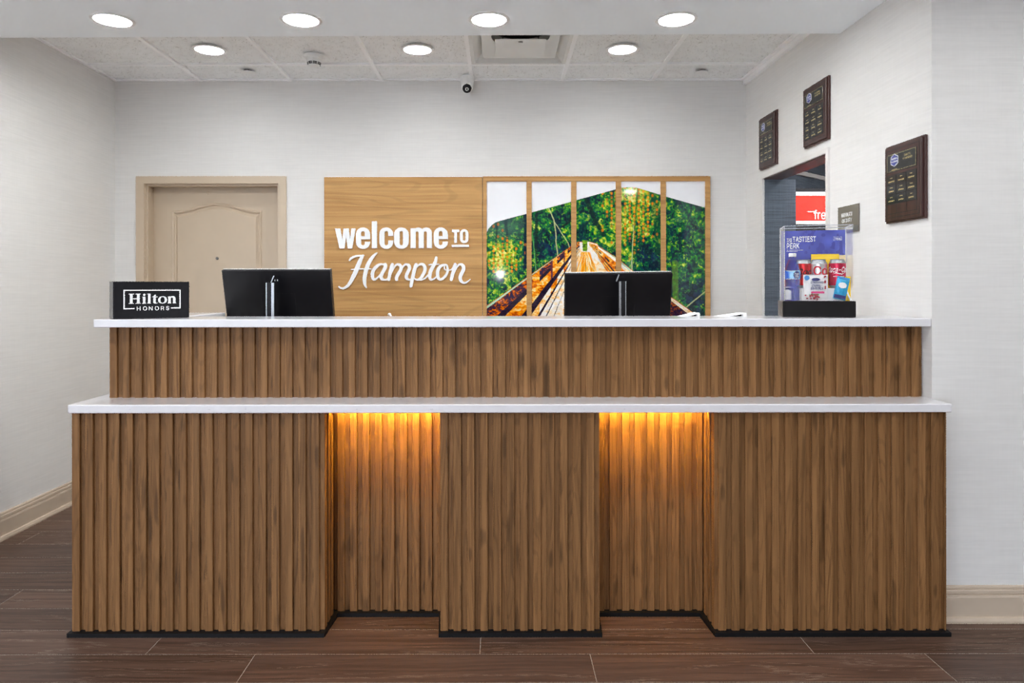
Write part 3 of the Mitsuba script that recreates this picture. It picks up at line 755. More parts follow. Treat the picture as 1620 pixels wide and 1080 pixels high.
    org = ramp(mott * 0.6 + fine * 0.5, [(0.3, (120, 48, 18)), (0.45, (206, 100, 26)), (0.58, (238, 160, 50)), (0.72, (250, 226, 170))])
    pur = ramp(fine * 0.7 + mott * 0.4, [(0.40, (40, 28, 62)), (0.52, (70, 38, 50)), (0.60, (176, 84, 30)), (0.72, (226, 122, 36))])
    crm = ramp(mott * 0.6 + fine * 0.5, [(0.35, (238, 176, 90)), (0.48, (246, 226, 190)), (0.6, (244, 240, 236))])
    drk = ramp(fine, [(0.3, (16, 14, 34)), (0.7, (50, 34, 52))])
    w_ = crm.copy()
    lx = np.clip(690 - X, 1, None)
    r = (Y - np.interp(X, [p[0] for p in left], [p[1] for p in left])) / (lx * 0.92 + 26)
    joint = np.modf(np.abs(np.log(lx / 60.0)) * 1.9)[0]
    L = [(0.035, np.broadcast_to(srgb_arr((178, 208, 180)), c.shape)), (0.21, pur), (0.31, drk), (0.58, org), (0.80, drk), (1.02, np.where((joint < 0.42)[..., None], org, crm)), (1.12, drk), (1.38, crm), (1.44, drk), (1.9, crm), (1.95, drk)]
    isl = X < 672
    prev = -1.0
    for lim, col in L:
        mk = isl & (r > prev) & (r <= lim)
        w_[mk] = col[mk]
        prev = lim
    post = isl & (r > 0.04) & (r < 0.60) & (X > 345) & (joint < 0.36)
    w_[post] = (org * np.array([1.05, 1.15, 1.2]))[post]
    edge = isl & (r > 0.04) & (r < 0.6) & (X > 345) & (np.abs(joint - 0.36) < 0.06)
    w_[edge] = drk[edge] * 1.3 + np.array(srgb_arr((120, 50, 20))) * 0.5
    rx = np.clip(X - 725, 1, None)
    rr = (Y - np.interp(X, [p[0] for p in right], [p[1] for p in right])) / (rx * 0.8 + 14)
    isr = X > 735
    prev = -1.0
    jr = np.modf(np.abs(np.log(rx / 30.0)) * 2.2)[0]
    for lim, col in [(0.085, np.broadcast_to(srgb_arr((178, 208, 180)), c.shape)), (0.22, crm), (0.40, org), (0.52, np.where((jr < 0.45)[..., None], drk, org)), (0.64, org), (0.72, drk), (0.86, org), (0.92, drk), (1.1, org), (1.14, drk), (1.35, crm)]:
        mk = isr & (rr > prev) & (rr <= lim) & (X < 1010)
        w_[mk] = col[mk]
        prev = lim
    far = isr & (X >= 1010) & (rr > 0.06)
    w_[far] = (pur * 0.6 + drk * 0.4)[far]
    fl = poly_mask([(682, 545), (740, 545), (1000, 1300), (470, 1300)], X, Y)
    ang = np.arctan2(X - 711, Y - 500)
    pl = np.modf(np.abs(ang) * 9)[0]
    flc = ramp(F2(ang * 260, Y, 1 / 14, 1 / 60, s=41) * 0.9 + 0.1 * mott, [(0.3, (222, 120, 24)), (0.48, (246, 176, 48)), (0.62, (252, 236, 200))])
    flc = flc * np.where(pl < 0.1, 0.45, 1.0)[..., None]
    w_[fl] = flc[fl]
    dd = line_dist(left, X, Y)
    w_ = over(w_, srgb_arr((196, 96, 34)), np.clip(4.0 - dd, 0, 1))
    dd2 = line_dist(right, X, Y)
    w_ = over(w_, srgb_arr((206, 100, 36)), np.clip(4.0 - dd2, 0, 1))
    c = np.where(walk[..., None], w_, c)
    gap = poly_mask([(688, 468), (724, 468), (721, 542), (692, 542)], X, Y)
    c = np.where(gap[..., None], ramp(fine, [(0.3, (30, 70, 30)), (0.6, (130, 170, 60))]), c)
    # white above the roof-shaped edge
    top = np.interp(x, [0, 2, 5, 9, 14, 21, 63, 71, 134, 142, 204, 213, 222, 235, 246, 275, 284, 346], [81, 76.5, 72.5, 68.5, 65, 62.6, 51.5, 49.3, 32.5, 30, 13, 10.5, 9.6, 9.8, 12.6, 21.5, 24.5, 42])
    a = np.clip((y - top) / 0.7 + 0.5, 0, 1)
    lum = c @ np.array([0.25, 0.6, 0.15])
    c = np.clip(lum[..., None] + (c - lum[..., None]) * 1.12, 0.002, 1)
    return over(np.broadcast_to(np.array([0.84, 0.85, 0.88]), c.shape), c, a)
for x0, x1 in bays:
    xs, ysn = np.linspace(x0 - 0.8, x1 + 0.8, 118), np.linspace(-0.8, MH, 440)
    gx_, gy_ = np.meshgrid(xs, ysn)
    col = np.clip(mural_colour(gx_, gy_), 0, 1).reshape(-1, 3)
    V = np.column_stack([MX0 + gx_.ravel() * S, np.full(gx_.size, YB - 0.014), MZ0 - gy_.ravel() * S])
    nx, ny = len(xs), len(ysn)
    ii, jj = np.meshgrid(np.arange(ny - 1), np.arange(nx - 1), indexing='ij')
    a = (ii * nx + jj).ravel()
    Fq = np.vstack([np.column_stack([a, a + nx, a + nx + 1]), np.column_stack([a, a + nx + 1, a + 1])])
    # back and edges, so that the sheet has its thickness
    pnl = obj('print_panel', trimesh.Trimesh(V, Fq, process=False), PRINT, FM, color=col)
    obj('backing', box(MX0 + (x0 - 0.8) * S, MX0 + (x1 + 0.8) * S, YB - 0.0138, YB - 0.001, MZ0 - MH * S, MZ0 + 0.8 * S), WHITE, pnl)
obj('top_rail', box(xo0, xo1, PF, YB - 0.001, MZ0 - 0.3 * S, zo1, 0.001), OAK, FM)
obj('bottom_rail', box(xo0, xo1, PF, YB - 0.001, zo0, MZ0 - MH * S, 0.001), OAK, FM)
edges = [xo0 * 1.0] + [v for b in bays for v in (MX0 + b[0] * S, MX0 + b[1] * S)] + [xo1]
for i in range(6):
    obj('mullion', box(edges[2 * i], edges[2 * i + 1], PF, YB - 0.0145, MZ0 - MH * S, MZ0 - 0.3 * S, 0.0008), OAK, FM)

# ------------------------------------------------------------------ award plaques and room sign on the right wall
def plaque(label, ya, yb, z0, z1, rows, title, filled):
    p = thing('award_plaque', label, 'plaque', 'award plaques on the right wall')
    w, h = yb - ya, z1 - z0
    a = (ya + yb) / 2 - 2.73
    def add(name, mesh, material, off, parent=p, smooth=False):
        return obj(name, on_right(mesh, a, z0, off), material, parent, smooth)
    def rect(x0, x1, y0, y1, d):
        return box(x0, x1, y0, y1, 0, d, min(0.0012, d * 0.4))
    add('board', cat(rect(-w / 2 - 0.008, w / 2 + 0.008, -0.008, h + 0.008, 0.012), rect(-w / 2, w / 2, 0, h, 0.021)), MAHOG, 0.001)
    t = 0.022
    add('edge_groove', extrude(sbox(-w / 2 + 0.012, 0.013, w / 2 - 0.012, h - 0.013).difference(sbox(-w / 2 + 0.0145, 0.0155, w / 2 - 0.0145, h - 0.0155)), 0.0006), DARKG, t)
    tp = add('title_plate', rect(-w / 2 + 0.016, w / 2 - 0.028, h * 0.655, h - 0.030, 0.002), PLATE, t)
    pw0, pw1, ph0, ph1 = -w / 2 + 0.016, w / 2 - 0.028, h * 0.655, h - 0.030
    fr = sbox(pw0 + 0.004, ph0 + 0.004, pw1 - 0.004, ph1 - 0.004)
    add('border', extrude(fr.difference(fr.buffer(-0.0012)), 0.0004), GOLD, t + 0.002, tp)
    hx, hy, r = pw0 + 0.058, ph0 + 0.048, 0.028
    hexa = Polygon([(hx + r * 1.15 * math.sin(math.pi / 3 * q), hy + r * math.cos(math.pi / 3 * q)) for q in range(6)])
    add('badge', extrude(hexa, 0.0006), SIGNW, t + 0.002, tp)
    add('badge_field', extrude(hexa.buffer(-0.003), 0.0004), BLUE, t + 0.0026, tp)
    for s, yy, hh in (('Hampton', 0.003, 0.0085), ('Inn & Suites', -0.009, 0.0075)):
        tx = text(s, hh, 0.0003, True, 0.85)
        tx.apply_translation((hx, hy + yy, 0))
        add('badge_lettering', tx, SIGNW, t + 0.003, tp)
    for q, s in enumerate(title):
        tx = text(s, 0.0085, 0.0004, False, 0.72)
        tx.apply_translation(((hx + r + pw1) / 2 + 0.002, ph1 - 0.026 - q * 0.0135, 0))
        add('title_lettering', tx, GOLD, t + 0.002, tp)
    add('badge_caption', cat(*[box(hx - 0.022 + q * 0.009, hx - 0.015 + q * 0.009, hy - 0.0405, hy - 0.0375, 0, 0.0004) for q in range(5)]), GOLD, t + 0.002, tp)
    g0, g1 = 0.030, h * 0.655 - 0.012
    rh = (g1 - g0) / rows
    cw = (pw1 - pw0) / 3
    add('grid_groove', extrude(sbox(pw0 - 0.001, g0 - 0.001, pw1 + 0.001, g1 + 0.001).difference(unary_union([sbox(pw0 + c_ * cw + 0.0012, g0 + r_ * rh + 0.0012, pw0 + (c_ + 1) * cw - 0.0012, g0 + (r_ + 1) * rh - 0.0012) for c_ in range(3) for r_ in range(rows)])), 0.0006), DARKG, t)
    for r_ in range(rows):
        for c_ in range(3):
            if rows - 1 - r_ >= filled:
                continue
            x0, y0 = pw0 + c_ * cw, g0 + r_ * rh
            n = add('name_plate', rect(x0 + 0.002, x0 + cw - 0.002, y0 + 0.002, y0 + rh - 0.002, 0.0018), PLATE, t)
            rl = random.Random(r_ * 7 + c_ + int(ya * 100))
            m1, w1 = rl.uniform(0.007, 0.011), rl.uniform(0.017, 0.023)
            add('engraving', cat(box(x0 + cw / 2 - m1, x0 + cw / 2 + m1, y0 + rh * 0.66, y0 + rh * 0.66 + 0.0028, 0, 0.0003),
                                 *[box(x0 + cw / 2 - w1 + q * w1 / 3.0, x0 + cw / 2 - w1 + q * w1 / 3.0 + w1 * 0.25, y0 + rh * 0.26, y0 + rh * 0.26 + 0.0055, 0, 0.0003) for q in range(6)]), GOLD, t + 0.0018, n)
plaque('mahogany award plaque left of the doorway, farthest back on the right wall', 4.187, 4.427, 2.054, 2.366, 4, ('TEAM MEMBER', 'OF THE MONTH'), 4)
plaque('mahogany award plaque hung above the right end of the doorway', 3.543, 3.80, 2.067, 2.375, 4, ('TEAM MEMBER', 'OF THE MONTH'), 4)
plaque('mahogany award plaque by the wall corner with three empty name spaces', 2.759, 3.013, 1.586, 1.901, 4, ('EMPLOYEE', 'OF THE MONTH'), 3)
RS = thing('room_sign', 'small bronze grey sign with white capitals right of the doorway', 'sign')
obj('sign_plate', on_right(box(-0.095, 0.095, 0, 0.130, 0, 0.008, 0.001), 3.353 - 2.73, 1.568, 0.001), ROOMSIGN, RS)
for q, s in enumerate(('MANAGER', 'ON DUTY')):
    tx = text(s, 0.019, 0.001, False, 0.80)
    tx.apply_translation((-0.008, 0.078 - q * 0.028, 0))
    obj('lettering', on_right(tx, 3.353 - 2.73, 1.568, 0.009), SIGNW, RS)
obj('sign_corner', on_right(box(0.045, 0.094, 0.0, 0.028, 0, 0.001), 3.353 - 2.73, 1.569, 0.0091), GREYM, RS)

# ------------------------------------------------------------------ honours sign box on the counter
SB = thing('counter_sign', 'black box sign with white lettering at the left end of the counter', 'sign')
th = math.radians(36)
se_, sd_ = np.array([math.cos(th), math.sin(th), 0]), np.array([-math.sin(th), math.cos(th), 0])   # along the face, and into its depth
so = np.array([-1.5276, 2.752, TOP_Z1 + 0.0005])
SWd, SHt, SDp = 0.280, 0.1485, 0.11
def on_sign(mesh, off=0.0):
    return framed(mesh, so - sd_ * off, se_, Z, -sd_)
obj('body', on_sign(box(0, SWd, 0, SHt, -SDp + 0.004, -0.003, 0.001)), BLACK, SB)
obj('face', on_sign(box(0, SWd, 0, SHt, -0.003, 0, 0.0008)), BLACK, SB)
obj('side_trim', on_sign(box(-0.0015, 0, 0.001, SHt - 0.001, -SDp + 0.006, -0.006)), GREYM, SB)
def su(x, y):
    return ((x - 218) / 1272 * SWd, (852 - y) / 683 * SHt)
def sign_shape(shape, name):
    sx_, sy_ = SWd / 1272, SHt / 683
    g = affinity.affine_transform(shape.simplify(0.4), [sx_, 0, 0, -sy_, -218 * sx_, 852 * sy_])
    return obj(name, on_sign(extrude(g, 0.0012), 0.0002), SIGNW, SB)
bo = sbox(375, 318, 1340, 680).difference(sbox(399, 342, 1316, 656)).difference(sbox(556, 640, 1170, 700))
sign_shape(bo, 'border')
H = unary_union([sbox(480, 393, 528, 580), sbox(595, 393, 643, 580), sbox(500, 478, 620, 496), sbox(459, 393, 550, 408), sbox(459, 565, 550, 580), sbox(575, 393, 661, 408), sbox(575, 565, 661, 580)])
I = unary_union([sbox(693, 448, 737, 580), sbox(682, 448, 720, 462), sbox(682, 566, 748, 580), Point(717, 415).buffer(23)])
Lh = unary_union([sbox(778, 393, 822, 580), sbox(766, 393, 810, 406), sbox(766, 566, 834, 580)])
Th = unary_union([Polygon([(868, 440), (905, 405), (910, 405), (910, 555), (925, 566), (942, 560), (942, 572), (918, 583), (885, 580), (868, 560)]), sbox(846, 448, 942, 463)])
O_ = affinity.scale(Point(0, 0).buffer(1, quad_segs=16), 79, 71)
O_ = affinity.translate(O_, 1025, 513).difference(affinity.translate(affinity.scale(Point(0, 0).buffer(1, quad_segs=16), 36, 57), 1025, 513))
Nh = unary_union([sbox(1122, 448, 1166, 580), sbox(1110, 448, 1150, 462), sbox(1110, 566, 1178, 580), sbox(1198, 566, 1260, 580),
                  brush([(1150, 490, 12), (1175, 458, 22), (1215, 462, 40), (1227, 510, 44), (1227, 560, 44)]).intersection(sbox(1140, 440, 1260, 575)), sbox(1205, 530, 1249, 578)])
for s in (H, I, Lh, Th, O_, Nh):
    sign_shape(s, 'letter')
for ch, xc in zip('HONORS', (624, 730, 825, 928, 1024, 1112)):
    tx = text(ch, 72 / 683 * SHt, 0.0012, True, 1.06)
    tx.apply_translation((*su(xc, 705), 0))
    obj('letter', on_sign(tx, 0.0002), SIGNW, SB)

# ------------------------------------------------------------------ monitors
def monitor(label, xl, xr, y, ztop, roll, pole_x, pole_w, pole_top):
    m = thing('monitor', label, 'monitor', 'monitors behind the counter')
    w, h, d = xr - xl, (xr - xl) * 0.585, 0.034
    xc = (xl + xr) / 2
    tilt = math.radians(16)
    cr, sr = math.cos(roll), math.sin(roll)
    ex = np.array([cr, 0, sr])
    up0 = np.array([-sr, 0, cr])
    ey = up0 * math.cos(tilt) + np.array([0, -1, 0]) * math.sin(tilt)     # up along the back, leaning to the camera
    ez = np.cross(ex, ey)
    o = np.array([xc, y, ztop])
    def put(mesh):
        return framed(mesh, o, ex, ey, ez)
    obj('back_cover', put(box(-w / 2, w / 2, -h, 0, -0.020, 0.0, 0.003)), SATIN, m)
    obj('bezel', put(box(-w / 2 - 0.0005, w / 2 + 0.0005, -h - 0.0005, 0.0005, -d, -0.020, 0.002)), SATIN, m)
    obj('edge_strip', put(box(-w / 2 + 0.002, w / 2 - 0.002, 0.0004, 0.0012, -d + 0.004, -0.018)), GREYL, m)
    obj('screen', put(box(-w / 2 + 0.008, w / 2 - 0.008, -h + 0.012, -0.008, -d - 0.0006, -d)), GLOSSK, m)
    pm = obj('mount_panel', put(extrude(sbox(-0.085, -h, 0.085, -0.118).difference(sbox(-0.0835, -h - 1, 0.0835, -0.1195)), 0.0004)), DARKG, m)
    def px_(x0, x1, y0, y1, z0, z1, c=0.001):
        return box(x0, x1, y0, y1, z0, z1, c)
    py = y - 0.060
    obj('stand_pole', px_(pole_x - pole_w / 2, pole_x + pole_w / 2, py - 0.012, py + 0.012, 0.775, pole_top), BLACK, m)
    for q, (a, b) in enumerate(((-0.5, -0.34), (0.14, 0.5)) if pole_w > 0.040 else ((-0.5, -0.20), (0.36, 0.5))):
        obj('pole_edge', px_(pole_x + a * pole_w, pole_x + b * pole_w, py - 0.016, py - 0.0121, 0.775, pole_top), SILVER, m)
    obj('stand_arm', cat(px_(pole_x - 0.016, pole_x + 0.016, py + 0.010, y + 0.055, ztop - 0.30, ztop - 0.22)), BLACK, m)
    obj('stand_base', px_(pole_x - 0.12, pole_x + 0.12, py - 0.09, py + 0.13, 0.7652, 0.777, 0.003), BLACK, m)
    lk = framed(box(-0.003, 0.003, -0.018, 0.018, 0, 0.005, 0.001), (pole_x + (0.002 if pole_w > 0.04 else -0.018), py + 0.02, pole_top + 0.017), *[np.array(v) for v in ((0.93, 0, -0.36), (0.36, 0, 0.93), (0, -1, 0))])
    obj('cable_hook', lk, SILVER, m)
    for q in range(2 if pole_w > 0.04 else 0):
        obj('port', px_(pole_x + 0.014 + q * 0.012, pole_x + 0.018 + q * 0.012, y - 0.052, y - 0.042, pole_top + 0.006, pole_top + 0.016), SILVER, m)
    return m
s45 = 3.42 / 1100
monitor('black monitor in front of the taupe door, its back to the lobby', (350.3 - 790) * s45, (522.3 - 790) * s45, 3.42, EYE + 28.0 * s45, 0.0, (428.6 - 790) * 3.36 / 1100, 0.041, EYE + 8.5 * 3.36 / 1100)
monitor('black monitor in front of the forest mural, its back to the lobby', (894.2 - 790) * s45, (1064.5 - 790) * s45, 3.42, EYE + 22.6 * s45, math.radians(0.6), (984.2 - 790) * 3.36 / 1100, 0.035, EYE + 9.8 * 3.36 / 1100)

# ------------------------------------------------------------------ acrylic case with snacks
AC = thing('display_case', 'clear acrylic display case on a black base holding drinks and snacks', 'display case')
ta = math.radians(15)
ae, ad = np.array([math.cos(ta), -math.sin(ta), 0]), np.array([math.sin(ta), math.cos(ta), 0])   # along the front (left to right), and into the depth
acent = np.array([1.312, 2.858, 0])
ZB = TOP_Z1 + 0.0005
def in_case(mesh, z=0.0):
    return framed(mesh, acent + Z * (ZB + z), ae, ad, Z)
obj('base', in_case(box(-0.1385, 0.1385, -0.006, 0.145, 0, 0.066, 0.0015)), GLOSSK, AC)
scene['mat_acrylic'] = {'type': 'thindielectric', 'int_ior': 1.49}
FW, FD, FH, B0 = 0.130, 0.138, 0.312, 0.0662
def sheet(p):
    return trimesh.Trimesh(p, [[0, 1, 2], [0, 2, 3]], process=False)
f0, f1 = 0.004, FD
shs = [[(-FW, f0, B0), (FW, f0, B0), (FW, f0, B0 + FH), (-FW, f0, B0 + FH)], [(-FW, f0, B0), (-FW, f0, B0 + FH), (-FW, f1, B0 + FH), (-FW, f1, B0)], [(FW, f0, B0), (FW, f1, B0), (FW, f1, B0 + FH), (FW, f0, B0 + FH)],
       [(-FW, f1, B0), (-FW, f1, B0 + FH), (FW, f1, B0 + FH), (FW, f1, B0)]]
for s in shs:
    obj('acrylic_sheet', in_case(sheet(s)), 'mat_acrylic', AC)
ACE = mat('acrylic_edge', (0.50, 0.52, 0.58), rough=0.15)
eg = []
for x, y in ((-FW, f0), (-FW, f1), (FW, f1)):
    eg.append(box(x - 0.0014, x + 0.0014, y - 0.0014, y + 0.0014, B0, B0 + FH))
eg += [box(-FW, FW, y - 0.0012, y + 0.0012, B0 + FH - 0.003, B0 + FH) for y in (f0, f1)]
eg += [box(x - 0.0012, x + 0.0012, f0, f1, B0 + FH - 0.003, B0 + FH) for x in (-FW, FW)]
obj('acrylic_edge', in_case(cat(*eg)), ACE, AC)
def card_fn(p, n, uv):
    v = noise(p.x * 22, p.z * 22, 2.0)
    pat = smoothstep(0.62, 0.70, noise(p.x * 75, p.z * 55, 5.0)) * smoothstep(1.29, 1.33, p.x)
    c = mix(lin(66, 72, 158), lin(84, 96, 190), v)
    return mix(c, lin(58, 58, 150), 0.8 * pat)
CARD = mat('poster_card', mikit.proc(card_fn), rough=0.3)
RZ = 0.0525
obj('riser', in_case(cat(box(-0.060, 0.126, 0.034, 0.126, B0, B0 + RZ - 0.0003), box(-0.080, -0.060, 0.074, 0.126, B0, B0 + RZ - 0.0003))), SIGNW, AC)
PC = thing('poster_card', 'blue and white promotional card at the back of the acrylic case', 'poster')
pb = FD - 0.004
obj('card', in_case(box(-0.127, 0.127, pb - 0.001, pb, B0, B0 + 0.300)), CARD, PC)
def card_text(s, h, x, z, width, bold=True):
    t = text(s, h, 0.0004, bold, 1.0, center=False)
    t.apply_translation((-t.bounds[0, 0], 0, 0))
    t.apply_scale([width / t.bounds[1, 0], 1, 1])
    t.apply_translation((x, 0, 0))
    return in_case(framed(t, (0, pb - 0.001, z), (1, 0, 0), Z, (0, -1, 0)), 0)
obj('lettering', card_text('THE', 0.0140, -0.104, B0 + 0.2535, 0.0205), SIGNW, PC)
obj('lettering', card_text('TASTIEST', 0.0225, -0.0805, B0 + 0.252, 0.0930), SIGNW, PC)
obj('lettering', card_text('PERK', 0.0225, -0.104, B0 + 0.2235, 0.0510), SIGNW, PC)
obj('underline', in_case(box(-0.104, -0.0835, pb - 0.0016, pb - 0.001, B0 + 0.2505, B0 + 0.252)), SIGNW, PC)
obj('small_print', in_case(cat(box(-0.104, -0.039, pb - 0.0014, pb - 0.001, B0 + 0.2155, B0 + 0.2172), box(-0.104, -0.060, pb - 0.0014, pb - 0.001, B0 + 0.2105, B0 + 0.2122))), SIGNW, PC)
bx = sbox(0.082, 0.256, 0.114, 0.271)
obj('badge', in_case(framed(extrude(bx.difference(bx.buffer(-0.001)), 0.0004), (0, pb - 0.001, B0), (1, 0, 0), Z, (0, -1, 0))), SIGNW, PC)
obj('lettering', card_text('Hilton', 0.007, 0.086, B0 + 0.260, 0.024), SIGNW, PC)

def on_can(mesh, x, y, z, r=0.0331, turn=0.0):
    """Wraps flat lettering round a can that stands at (x, y)."""
    m = mesh.copy().subdivide_to_size(0.004)
    v = m.vertices.copy()
    a = v[:, 0] / r + turn
    rr = r + v[:, 2]
    m.vertices = np.column_stack([x + rr * np.sin(a), y - rr * np.cos(a), z + v[:, 1]])
    return in_case(m)
def can(label, x, y, colour, inks, metal=0.55):
    c = thing('soda_can', label, 'soda can', 'soda cans in the acrylic case')
    key = mat(f'can_{len(scene)}', colour, rough=0.28, metal=metal)
    obj('body', in_case(lathe([(0, 0.012), (0.0325, 0.012), (0.0330, 0.014), (0.0330, 0.100), (0.0325, 0.103), (0, 0.103)], 36, (x, y, B0 + RZ))), key, c, smooth=35)
    obj('rim', in_case(lathe([(0, 0.103), (0.0325, 0.103), (0.0275, 0.114), (0.0270, 0.117), (0.0275, 0.119), (0.026, 0.120), (0.0245, 0.117), (0, 0.117)], 36, (x, y, B0 + RZ))), 'mat_silver', c, smooth=35)
    obj('foot', in_case(lathe([(0, 0), (0.022, 0), (0.026, 0.003), (0.0325, 0.012), (0, 0.012)], 36, (x, y, B0 + RZ))), 'mat_silver', c, smooth=35)
    for shape, z, ink, turn in inks:
        obj('lettering', on_can(shape, x, y, B0 + RZ + z, turn=turn), ink, c)
    return c
REDINK, WHITEINK, BLACKINK = mat('red_ink', lin(200, 30, 50), rough=0.3), 'mat_sign_white', 'mat_black_plastic'
def flowing(s, h, cond=0.9, bold=True):
    t = text(s, h, 0.0003, bold, cond)
    sh = np.eye(4); sh[0, 1] = 0.25
    t.apply_transform(sh)
    return t
def swoosh(w, h):
    return extrude(Polygon([(-w / 2, 0), (-w / 6, h), (w / 4, h * 0.3), (w / 2, h * 0.9), (w / 4, -h * 0.2), (-w / 6, h * 0.5)]), 0.0003)
can('red soda can with black lettering behind the water bottle', -0.043, 0.085, lin(190, 22, 30), [(flowing('Coca', 0.026), 0.055, BLACKINK, 0.15), (swoosh(0.05, 0.008), 0.045, BLACKINK, 0.15)])
can('silver soda can with large red letters, middle of the three cans', 0.012, 0.070, (0.70, 0.70, 0.71), [(text('Co', 0.036, 0.0003, True, 0.95), 0.055, REDINK, 0.1)], metal=0.8)
can('magenta red soda can with white script, right of the silver can', 0.084, 0.070, lin(188, 24, 66), [(flowing('Coca-Cola', 0.022, 0.62), 0.066, WHITEINK, -0.05), (swoosh(0.055, 0.008), 0.057, WHITEINK, -0.05), (cat(*[box(-0.022 + q * 0.0065, -0.0175 + q * 0.0065, 0, 0.004, 0, 0.0003) for q in range(7)]), 0.046, WHITEINK, 0)])

BT = thing('water_bottle', 'clear plastic water bottle with a blue label in the acrylic case', 'bottle')
bxx, byy = -0.094, 0.040
scene['mat_pet'] = {'type': 'dielectric', 'int_ior': 1.33}
prb = [(0.0, 0.004), (0.020, 0.0), (0.029, 0.004)]
for q in range(5):
    z = 0.010 + q * 0.013
    prb += [(0.0305, z), (0.0305, z + 0.006), (0.0285, z + 0.009)]
prb += [(0.0305, 0.078), (0.0303, 0.122), (0.0300, 0.126), (0.027, 0.142), (0.020, 0.162), (0.0125, 0.176), (0.0120, 0.1835), (0.0, 0.1835)]
obj('bottle_body', in_case(lathe(prb, 36, (bxx, byy, B0))), 'mat_pet', BT, smooth=30)
obj('cap', in_case(lathe([(0, 0.184), (0.0145, 0.184), (0.0150, 0.185), (0.0150, 0.197), (0.0140, 0.199), (0, 0.199)], 30, (bxx, byy, B0))), 'mat_sign_white', BT, smooth=35)
def lab_fn(p, n, uv):
    v = noise(p.x * 60, p.z * 60, 4.0)
    return mix(lin(40, 90, 190), lin(150, 205, 240), smoothstep(0.35, 0.75, v))
LAB = mat('bottle_label', mikit.proc(lab_fn), rough=0.3)
lb = obj('wrap_label', in_case(lathe([(0.0306, 0.090), (0.0312, 0.090), (0.0312, 0.125), (0.0306, 0.125), (0.0306, 0.090)], 36, (bxx, byy, B0))), LAB, BT, smooth=35)
NAVY = mat('label_navy', lin(34, 38, 104), rough=0.3)
obj('label_patch', on_can(extrude(affinity.scale(Point(0, 0).buffer(1, quad_segs=12), 0.014, 0.0155), 0.0003), bxx, byy, B0 + 0.1075, 0.0313, 0.42), NAVY, lb)
for s, z in (('Pure', 0.108), ('Life', 0.096)):
    obj('lettering', on_can(text(s, 0.010, 0.0003, True, 0.7), bxx, byy, B0 + z, 0.0317, 0.42), WHITEINK, lb)
obj('label_stripe', on_can(cat(box(-0.030, 0.030, 0, 0.002, 0, 0.0003), box(-0.030, 0.030, 0.033, 0.035, 0, 0.0003)), bxx, byy, B0 + 0.090, 0.0313, 0.0), WHITEINK, lb)

def pouch(w, h, thick, nx=18, nz=22, crimp=0.05, seed=1):
    """A filled sachet: flat at its sealed edges, swollen between, crinkled."""
    xs, zs = np.linspace(-1, 1, nx), np.linspace(0, 1, nz)
    gx_, gz_ = np.meshgrid(xs, zs)
    b = np.clip(1 - np.abs(gx_) ** 3, 0, 1) * np.clip(np.sin(np.pi * np.clip((gz_ - crimp) / (1 - 2 * crimp), 0, 1)), 0, 1) ** 0.5
    nz_ = meshkit.fbm(np.stack([gx_ * 3, gz_ * 6, np.full_like(gx_, seed)], -1), 3)
    front = thick * (b * (0.75 + 0.5 * nz_)) + 0.0006
    back = -thick * 0.6 * b - 0.0006
    F, n = [], nx * nz
    for i in range(nz - 1):
        for j in range(nx - 1):
            a = i * nx + j
            F += [[a, a + 1, a + nx + 1], [a, a + nx + 1, a + nx], [n + a, n + a + nx + 1, n + a + 1], [n + a, n + a + nx, n + a + nx + 1]]
    rim = [j for j in range(nx)] + [i * nx + nx - 1 for i in range(1, nz)] + [(nz - 1) * nx + j for j in range(nx - 2, -1, -1)] + [i * nx for i in range(nz - 2, 0, -1)]
    for a, b2 in zip(rim, rim[1:] + rim[:1]):
        F += [[a, n + b2, b2], [a, n + a, n + b2]]
    V = np.vstack([np.column_stack([gx_.ravel() * w / 2, gz_.ravel() * h, front.ravel()]), np.column_stack([gx_.ravel() * w / 2, gz_.ravel() * h, back.ravel()])])
    m = trimesh.Trimesh(V, np.array(F), process=False)
    if m.volume < 0:
        m.invert()
    return m
def stand(mesh, x, y, z=0.0, lean=0.0, roll=0.0, turn=0.0):
    """Stands a flat thing drawn in its own x-y plane in the case, facing the front."""
    M = trimesh.transformations.rotation_matrix(roll, (0, 0, 1))
    m = mesh.copy().apply_transform(M)
    m = framed(m, (0, 0, 0), (1, 0, 0), Z, (0, -1, 0))
    m.apply_transform(trimesh.transformations.rotation_matrix(-lean, (1, 0, 0)))
    m.apply_transform(trimesh.transformations.rotation_matrix(turn, (0, 0, 1)))
    m.apply_translation((x, y, B0 + z))
    return in_case(m)
CR = thing('cranberry_pouch', 'white dried cranberry pouch printed with red berries in the acrylic case', 'snack pack')
WPOUCH = mat('white_pouch', (0.74, 0.73, 0.73), rough=0.35)
obj('pouch', stand(pouch(0.094, 0.108, 0.008), -0.008, 0.0225), WPOUCH, CR, smooth=40)
def flat(shape, d=0.0008):
    return extrude(shape, d)
fo = 0.0105
def on_pouch(shape, mk, name='print', off=fo):
    m = shape if isinstance(shape, trimesh.Trimesh) else flat(shape)
    m = m.copy(); m.apply_translation((0, 0, off))
    return obj(name, stand(m, -0.008, 0.0225), mk, CR)
NAVYI, PINK, GREENI, BERRY = 'mat_label_navy', mat('pink_ink', lin(206, 60, 120), rough=0.35), mat('green_ink', lin(70, 120, 60), rough=0.4), mat('berry_ink', lin(150, 30, 46), rough=0.35)
SKYB = mat('sky_ink', lin(70, 140, 205), rough=0.35)
on_pouch(affinity.translate(affinity.scale(Point(0, 0).buffer(1), 0.016, 0.0065), 0.0, 0.088), NAVYI, 'brand_oval')
